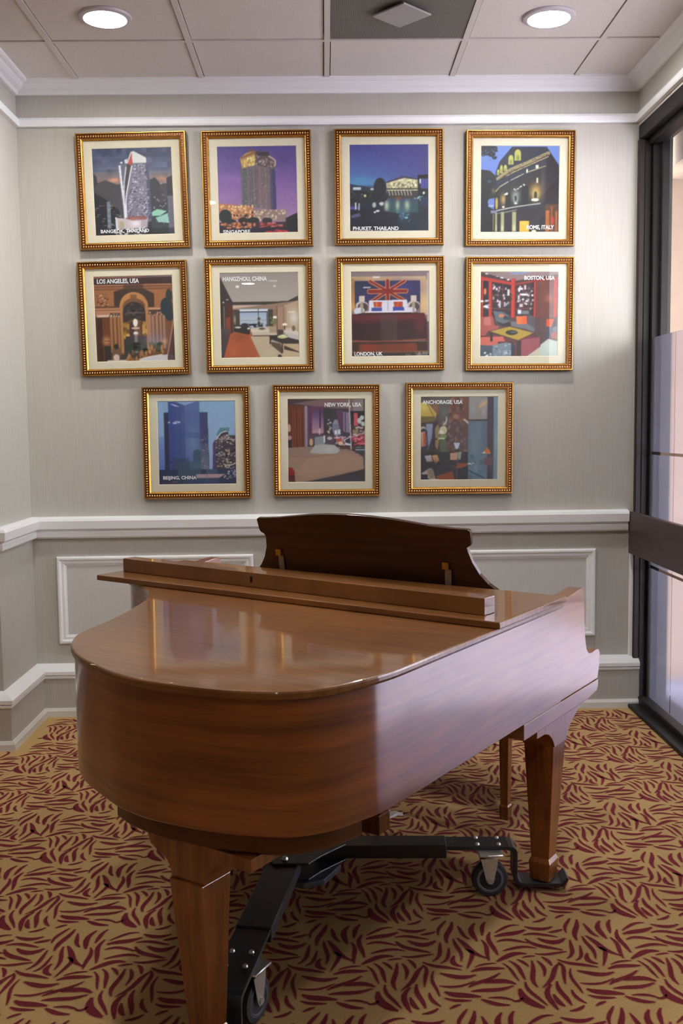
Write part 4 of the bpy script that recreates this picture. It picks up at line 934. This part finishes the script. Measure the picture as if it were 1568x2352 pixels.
# ------------------------------------------------------------------ grand piano
# piano coordinates: s runs along the straight bass side towards the keys, t across towards the treble
PO = Vector((0.154, 2.083, 0)); PA = math.radians(55.17)
PS, PT = 0.45, 0.72
def pw(s, t, z=0):
    return (PO.x + s*math.cos(PA) - t*math.sin(PA), PO.y + s*math.sin(PA) + t*math.cos(PA), z)
piano = thing('grand_piano', 'red-brown mahogany grand piano with lid closed and music desk raised, on a black dolly', 'piano', pw(PS, PT), PA)
OFF = (-PS, -PT, 0)
def part(b, name, mats, parent=None, bevel=0.0):
    o = b.build(name, mats, parent or piano, OFF if parent is None else (0,0,0), bevel)
    return o
LID = [(0.93,0),(0.70,0),(0.40,0),(0.15,0),(0,0),(-.069,.006),(-.126,.018),(-.188,.035),(-.235,.06),(-.275,.095),(-.301,.139),(-.325,.196),(-.341,.258),(-.352,.328),(-.359,.405),(-.355,.455),(-.343,.52),(-.317,.594),(-.282,.683),(-.238,.758),(-.187,.819),(-.115,.880),(-.03,.918),(.058,.951),(.174,1.005),(.28,1.062),(.36,1.11),(.41,1.15),(.456,1.197),(.511,1.273),(.552,1.350),(.60,1.435),(.66,1.495),(.75,1.525),(.975,1.530)]
LIDC = catmull(LID, 4)
def inset(d, pts=None): return offset_path(pts or LIDC, -d)
def lay(pts, z): return [(x, y, z) for x, y in pts]
# lid
b = MB(); b.rings([lay(inset(.004), .8866), lay(inset(.001), .889), lay(inset(0), .893), lay(inset(0), .900), lay(inset(.0015), .9035), lay(inset(.005), .905)], 0, True)
def chip(bm, s, t, z, rs, rt, rz, m=1):
    vs = []; n = 7
    for i in range(n):
        a = 2*PI*i/n; k = random.uniform(.7,1.1)
        vs.append((s+rs*k*math.cos(a), t+rt*k*math.sin(a), z+rz*math.sin(a)))
    vs.append((s, t, z+0.0012)); bm.add(vs, [(i,(i+1)%n,n) for i in range(n)], m)
for (s, t) in ((-.352,.335),(-.357,.415),(-.325,.595),(-.12,.018)):
    chip(b, s*0.985+.002, t+.002, .9046, .004, random.uniform(.006,.012), 0)
lid = part(b, 'lid', [M['wood_lid'], M['chip']]); lid.data.set_sharp_from_angle(angle=math.radians(13))
# rim
R0 = inset(.008)
b = MB(); b.rings([lay(inset(.0105), .605), lay(inset(.008), .608), lay(R0, .612), lay(R0, .8862)], 0, True)
rim = part(b, 'rim', [M['wood_rim'], M['wood_dark']]); rim.data.set_sharp_from_angle(angle=math.radians(13))
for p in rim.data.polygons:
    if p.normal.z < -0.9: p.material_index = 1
# tail block under the rim
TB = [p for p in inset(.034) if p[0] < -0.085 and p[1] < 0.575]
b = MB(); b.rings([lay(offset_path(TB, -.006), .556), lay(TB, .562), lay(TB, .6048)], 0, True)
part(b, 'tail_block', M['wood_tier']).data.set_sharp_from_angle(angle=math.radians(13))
# cheeks at each end of the keyboard
CH = [(.9305,.6075),(.9305,.8862),(.942,.900),(.985,.9085),(1.04,.914),(1.09,.919),(1.120,.919),(1.125,.914),(1.127,.86),(1.131,.80),(1.138,.755),(1.150,.722),(1.168,.706),(1.190,.703),(1.235,.706),(1.258,.702),(1.269,.688),(1.266,.650),(1.256,.622),(1.250,.6075)]
for t0, t1 in ((.010,.058),(1.472,1.520)):
    b = MB(); b.rings([[(s,t0,z) for s,z in CH], [(s,t1,z) for s,z in CH]], 0); part(b, 'cheek', M['wood_rim'], bevel=.002)
# key bed with its moulded skirt, fallboard, keys
b = MB(); KB = [(.665,.562),(.665,.6068),(1.248,.6068),(1.248,.585),(1.236,.570),(1.15,.562)]
b.rings([[(s,.007,z) for s,z in KB], [(s,1.523,z) for s,z in KB]], 0); part(b, 'key_bed', M['wood_rim'], bevel=.002)
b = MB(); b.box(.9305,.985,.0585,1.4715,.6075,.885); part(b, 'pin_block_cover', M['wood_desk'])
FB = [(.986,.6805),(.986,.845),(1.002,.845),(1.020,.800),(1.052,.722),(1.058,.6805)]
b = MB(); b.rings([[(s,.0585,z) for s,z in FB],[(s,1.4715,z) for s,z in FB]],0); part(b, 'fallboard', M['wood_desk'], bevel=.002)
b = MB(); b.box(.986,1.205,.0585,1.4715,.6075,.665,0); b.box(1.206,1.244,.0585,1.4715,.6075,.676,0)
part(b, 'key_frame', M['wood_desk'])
b = MB()
k0, k1 = .140, 1.389; kw = (k1-k0)/52
for i in range(52): b.box(1.062,1.203,k0+i*kw+.0005,k0+(i+1)*kw-.0005,.6652,.692,0)
for i in range(51):
    if (51-i) % 7 in (1,3,4,6,0): b.box(1.062,1.150,k0+(i+1)*kw-.005,k0+(i+1)*kw+.005,.6921,.704,1)
b.box(1.062,1.203,.0585,k0-.001,.6652,.712,2); b.box(1.062,1.203,k1+.001,1.4715,.6652,.712,2)
part(b, 'keys', [M['ivory'], M['ebony'], M['wood_desk']])
# front lid section folded back flat on the main lid
FLP = [(.472,-.010),(.538,1.525),(.975,1.525),(.925,-.010)]
def flat(pts, z): return [(x,y,z) for x,y in pts]
b = MB(); FI = offset_path(FLP, .002, True) if False else FLP
b.rings([flat(FLP,.9053), flat(FLP,.9235)], 0)
flap = part(b, 'front_lid_flap', M['wood_lid'], bevel=.003)
b = MB(); b.box(0,0,0,0,0,0)
b = MB()
def hinge_pt(t): return .925 + .05*(t+.01)/1.535
for k in range(1): 
    b.rings([[(hinge_pt(-.005)+.004+.004*math.cos(a), -.005, .9075+.004*math.sin(a)) for a in [2*PI*i/8 for i in range(8)]],
             [(hinge_pt(1.52)+.004+.004*math.cos(a), 1.50, .9075+.004*math.sin(a)) for a in [2*PI*i/8 for i in range(8)]]], 0, True)
part(b, 'lid_hinge', M['brass'])
# the flap's front moulding stands up from it
b = MB()
q0, q1 = (.533,.062), (.640,1.502)
dv = (Vector(q1)-Vector(q0)).normalized(); nv = Vector((dv.y, -dv.x)) if dv.y > 0 else Vector((-dv.y, dv.x))
w_ = 0.056
STP = [q0, q1, (q1[0]+nv.x*w_, q1[1]+nv.y*w_), (q0[0]+nv.x*w_, q0[1]+nv.y*w_)]
b.rings([flat(STP,.9236), flat(STP,.970)], 0)
strip = part(b, 'front_lid_moulding', M['wood_lid'], bevel=.002)
b = MB(); f = .575; sx = q0[0]+(q1[0]-q0[0])*f; tx = q0[1]+(q1[1]-q0[1])*f
b.box(sx-.002, sx+.004, tx-.004, tx+.004, .940, .958); part(b, 'lock_slot', M['black'])
# raised music desk
DP = [(.215,.905),(.225,.915),(.252,.933),(.278,.962),(.298,1.000),(.308,1.035),(.310,1.046),(.297,1.052),(.292,1.060),(.291,1.098)]
top = [(.30,1.103),(.36,1.104),(.43,1.108),(.50,1.116),(.58,1.124),(.66,1.129),(.74,1.131),(.82,1.129),(.90,1.124),(.97,1.116),(1.04,1.108),(1.10,1.104)]
DL = [(1.130,1.103),(1.138,1.098),(1.135,1.060),(1.130,1.052),(1.117,1.046),(1.112,1.035),(1.118,1.000),(1.136,.962),(1.158,.933),(1.176,.915),(1.182,.905)]
DESK = DP + top + DL
def dsk(t, z, o=0.0):
    k = (z-.925)/.20
    return (.957 - .058*k + o + .03*(t-.25), t, z + o*0.28)
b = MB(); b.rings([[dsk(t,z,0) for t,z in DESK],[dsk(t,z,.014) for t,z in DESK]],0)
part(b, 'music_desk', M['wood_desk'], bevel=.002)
for t in (.392, 1.062):
    b = MB()
    def bl(z0, z1, o, m):
        for_ = []
        a = [dsk(t-.011, z0, o), dsk(t+.011, z0, o), dsk(t+.011-.008*(z1-z0)/.06, z1, o), dsk(t-.011-.008*(z1-z0)/.06, z1, o)]
        c = [(p[0]-.004, p[1], p[2]) for p in a]
        b.rings([c, a], m)
    bl(.906, .972, -.004, 1); bl(.972, .995, -.006, 0)
    part(b, 'desk_hinge_stay', [M['brass'], M['brass_dull']])
# legs
def leg(cs, ct, top_h, z_top, bot_c, ledge, side):
    b = MB()
    bs, bt = bot_c
    def sq(z, h, s, t): return [(s-h,t-h,z),(s+h,t-h,z),(s+h,t+h,z),(s-h,t+h,z)]
    def cen(z):
        k = (z_top-z)/(z_top-.034); return cs+(bs-cs)*k, ct+(bt-ct)*k
    rr = []
    for z, h in ((.0345,.028),(.038,.0305),(ledge-.014,.0345),(ledge,.0285),(z_top,top_h)):
        c = cen(z); rr.append(sq(z,h,*c))
    b.rings(rr, 0); return b
o = part(leg(.980,.077,.047,.4655,(.984,.081),.108,0), 'leg', M['wood_leg'], bevel=.0015)
BR = [(.775,.5618),(.800,.556),(.800,.527),(.855,.526),(.885,.517),(.910,.500),(.926,.481),(.933,.4655),(1.027,.4655),(1.034,.482),(1.048,.498),(1.07,.512),(1.11,.530),(1.15,.545),(1.17,.5618)]
b = MB(); b.rings([[(s,.026,z) for s,z in BR],[(s,.128,z) for s,z in BR]],0); part(b, 'leg_bracket', M['wood_leg'], bevel=.0015)
part(leg(.985,1.423,.047,.4655,(.985,1.42),.108,0), 'leg', M['wood_leg'], bevel=.0015)
b = MB(); b.rings([[(s,1.372,z) for s,z in BR],[(s,1.474,z) for s,z in BR]],0); part(b, 'leg_bracket', M['wood_leg'], bevel=.0015)
part(leg(-.265,.345,.046,.4685,(-.264,.331),.135,0), 'leg', M['wood_leg'], bevel=.0015)
BT = [(.172,.5558),(.172,.528),(.250,.527),(.272,.519),(.288,.503),(.297,.484),(.299,.4685),(.391,.4685),(.394,.486),(.404,.502),(.420,.512),(.438,.520),(.452,.528),(.462,.5558)]
b = MB(); b.rings([[(-.304,t,z) for t,z in BT],[(-.205,t,z) for t,z in BT]],0); part(b, 'leg_bracket', M['wood_leg'], bevel=.0015)
# pedal lyre
b = MB(); b.box(.955,1.030,.655,.800,.045,.112,0,.004)
for tt in (.675,.780): b.box(.975,1.005,tt-.014,tt+.014,.1125,.5618,0)
b.box(.955,1.025,.655,.800,.530,.5616,0)
ly = part(b, 'pedal_lyre', M['wood_leg'])
for k, tt in enumerate((.675,.7275,.780)):
    b = MB(); b.rings([[(1.0305,tt-.008,.074),(1.0305,tt+.008,.074),(1.0305,tt+.008,.082),(1.0305,tt-.008,.082)],
                       [(1.09,tt-.013,.070),(1.09,tt+.013,.070),(1.09,tt+.013,.080),(1.09,tt-.013,.080)],
                       [(1.125,tt-.014,.058),(1.125,tt+.014,.058),(1.125,tt+.014,.068),(1.125,tt-.014,.068)]],0)
    b.build('pedal', M['steel'], ly, (0,0,0))
for tt in (.69,.765):
    b = MB(); b.tube([(.96,tt,.108),(.80,tt,.38),(.72,tt,.606)], .0045, 8); b.build('brace_rod', M['brass'], ly, (0,0,0))

# ------------------------------------------------------------------ piano dolly
HB = (-0.095, 2.875)
dolly = thing('piano_dolly', 'black steel three-armed piano dolly on casters under the piano', 'dolly', (HB[0], HB[1], 0))
DO = (-HB[0], -HB[1], 0)
def arm(A, L, r_sl, wid, cast, crz):
    A = Vector(A); L = Vector(L); u = (L-A).normalized(); w = Vector((-u.y, u.x)); n = (L-A).length
    def P(r, o, z): q = A + u*r + w*o; return (q.x, q.y, z)
    h = wid/2
    b = MB()
    b.rings([[P(r,-h,.113),P(r,h,.113),P(r,h,.153),P(r,-h,.153)] for r in (0.0, r_sl)], 0)
    am = b.build('arm', M['black_steel'], dolly, DO, bevel=.003)
    # sliding bar, bent down to the cup that holds the leg
    rb = n - .092
    pr = [(r_sl-.03,.1495),(rb-.02,.1495),(rb-.006,.147),(rb+.004,.139),(rb+.008,.125),(rb+.008,.052),(rb+.012,.040),(rb+.022,.0335),(n+.050,.0325),(n+.066,.050),
          (n+.072,.046),(n+.056,.0215),(rb+.018,.0215),(rb+.002,.030),(rb-.004,.045),(rb-.004,.122),(rb-.010,.132),(rb-.024,.137),(r_sl-.03,.137)]
    h2 = h-.002
    b = MB(); b.rings([[P(r,-h2,z) for r,z in pr],[P(r,h2,z) for r,z in pr]],0)
    bar = b.build('sliding_bar', M['black_steel'], dolly, DO, bevel=.0015)
    rc = (Vector(cast)-A).dot(u)
    for dr in (-.034, .030):
        for oo in (-.024, .024):
            b = MB(); c = P(rc+dr, oo, .1497)
            b.lathe([(.007,0),(.007,.002),(.005,.0055),(.001,.0068)], c, n=14); b.build('bolt', M['steel'], bar, (0,0,0))
    # caster
    cx_, cy_ = cast
    ca = math.cos(crz); sa = math.sin(crz)
    def Q(x, y, z): return (cx_+x*ca-y*sa, cy_+x*sa+y*ca, z)
    def xf(m): m.v = [Q(*p) for p in m.v]; return m
    sw = MB(); sw.box(-.036,.036,-.030,.030,.130,.1365,0,.002); sw.lathe([(.024,.122),(.026,.126),(.026,.1298)], (0,0,0), n=20)
    for sg in (-1, 1):
        y0 = sg*.019; y1 = sg*.0215
        pl = [(-.030,.122),(.022,.122),(.020,.100),(.010,.055),(.006,.043),(-.006,.043),(-.014,.055)]
        sw.rings([[(x,y0,z) for x,z in pl],[(x,y1,z) for x,z in pl]],0)
    fk = xf(sw).build('caster_fork', M['steel'], dolly, DO)
    wh = MB(); wh.lathe([(.040,-.014),(.052,-.013),(.0545,-.008),(.055,0),(.0545,.008),(.052,.013),(.040,.014)], (0,0,.0552), 'y', 40)
    wl = xf(wh).build('caster_wheel', M['rubber'], dolly, DO)
    cr = MB(); cr.lathe([(.012,-.016),(.014,-.0175),(.016,-.012),(.030,-.011),(.034,-.0155),(.041,-.0145),(.041,.0145),(.034,.0155),(.030,.011),(.016,.012),(.014,.0175),(.012,.016)], (0,0,.0552), 'y', 36)
    xf(cr).build('wheel_core', M['grey_wheel'], wl, (0,0,0))
    ax = MB(); ax.lathe([(.009,-.0245),(.009,.0245)], (0,0,.0552), 'y', 12); xf(ax).build('axle', M['steel'], fk, (0,0,0))
c1 = pw(.984,.081); c2 = pw(.985,1.42); c3 = pw(-.264,.331)
arm((-.05,2.962), c1[:2], .402, .078, (.478,2.900), math.radians(2))
arm((-.135,2.840), (-.264,2.055), .405, .094, (-.190,2.285), math.radians(62))
arm((-.135,2.93), c2[:2], .46, .078, (-.40,3.55), math.radians(-40))
b = MB()
HP = [(.045,2.920),(.040,3.005),(-.09,3.02),(-.20,2.99),(-.205,2.87),(-.165,2.79),(-.065,2.79),(-.03,2.84)]
b.prism(HP, .1535, .1595); b.prism(offset_path(HP, .012, True) if False else HP, .106, .1125)
b.build('hub_plate', M['black_steel'], dolly, DO, bevel=.002)
b = MB(); b.prism([(.03,2.90),(.0,2.95),(-.15,2.95),(-.17,2.83),(-.08,2.775),(-.02,2.80)], .088, .1055)
b.build('hub_flange', simple('blue_grey_steel', rgb(84,92,102), 0.45, noise=.1, nscale=(20,20,20)), dolly, DO, bevel=.002)
for x, y in ((-.135,2.82),(.0,2.955),(-.09,2.90),(-.16,2.95)):
    b = MB(); b.lathe([(.010,0),(.010,.003),(.007,.008),(.001,.0095)], (x,y,.1597), n=16); b.build('bolt', M['steel'], dolly, DO)

# ------------------------------------------------------------------ piano bench
bs0, bt0 = 1.402, .387
bp = pw(bs0+.18, bt0+.36)
bench = thing('piano_bench', 'dark wooden bench standing behind the piano, seen as one square leg', 'bench', bp, PA)
def bpart(b, name, m, bevel=.002): return b.build(name, m, bench, (0,0,0), bevel)
b = MB(); b.box(-.185,.185,-.365,.365,.452,.490); bpart(b, 'seat', M['wood_desk'])
b = MB()
for (x0,x1,y0,y1) in ((-.17,-.15,-.345,.345),(.15,.17,-.345,.345),(-.15,.15,-.35,-.33),(-.15,.15,.33,.35)): b.box(x0,x1,y0,y1,.352,.4515)
bpart(b, 'apron', M['wood_desk'], 0)
for sx in (-1,1):
    for sy in (-1,1):
        b = MB(); cx_, cy_ = sx*.160, sy*.340
        b.rings([[(cx_-h,cy_-h,z),(cx_+h,cy_-h,z),(cx_+h,cy_+h,z),(cx_-h,cy_+h,z)] for z,h in ((.0015,.0155),(.05,.018),(.056,.0145),(.4515,.0205))],0)
        bpart(b, 'leg', M['wood_leg'])

# ---------------------------------------------------------------- light and air
w = bpy.data.worlds.new('daylight'); SC.world = w; w.use_nodes = True
nt = w.node_tree; bg = nt.nodes['Background']
tc = N(nt, 'ShaderNodeTexCoord'); sp = N(nt, 'ShaderNodeSeparateXYZ'); cr = N(nt, 'ShaderNodeValToRGB')
nt.links.new(tc.outputs['Generated'], sp.inputs[0]); nt.links.new(sp.outputs['Z'], cr.inputs['Fac'])
cr.color_ramp.elements[0].position = 0.0; cr.color_ramp.elements[0].color = (1.0,0.97,0.98,1)
cr.color_ramp.elements[1].position = 0.6; cr.color_ramp.elements[1].color = (0.72,0.82,1.0,1)
nt.links.new(cr.outputs['Color'], bg.inputs['Color'])
bg.inputs['Strength'].default_value = 10.8
SC.view_settings.view_transform = 'Standard'; SC.view_settings.look = 'None'
SC.view_settings.exposure = 0.27; SC.view_settings.gamma = 1.0
SC.view_settings.use_curve_mapping = False
SC.display_settings.display_device = 'sRGB'
cy = SC.cycles
cy.max_bounces = 6; cy.diffuse_bounces = 4; cy.glossy_bounces = 3; cy.transmission_bounces = 4; cy.transparent_max_bounces = 8
cy.caustics_reflective = False; cy.caustics_refractive = False
cy.sample_clamp_indirect = 6.0
cy.use_denoising = True
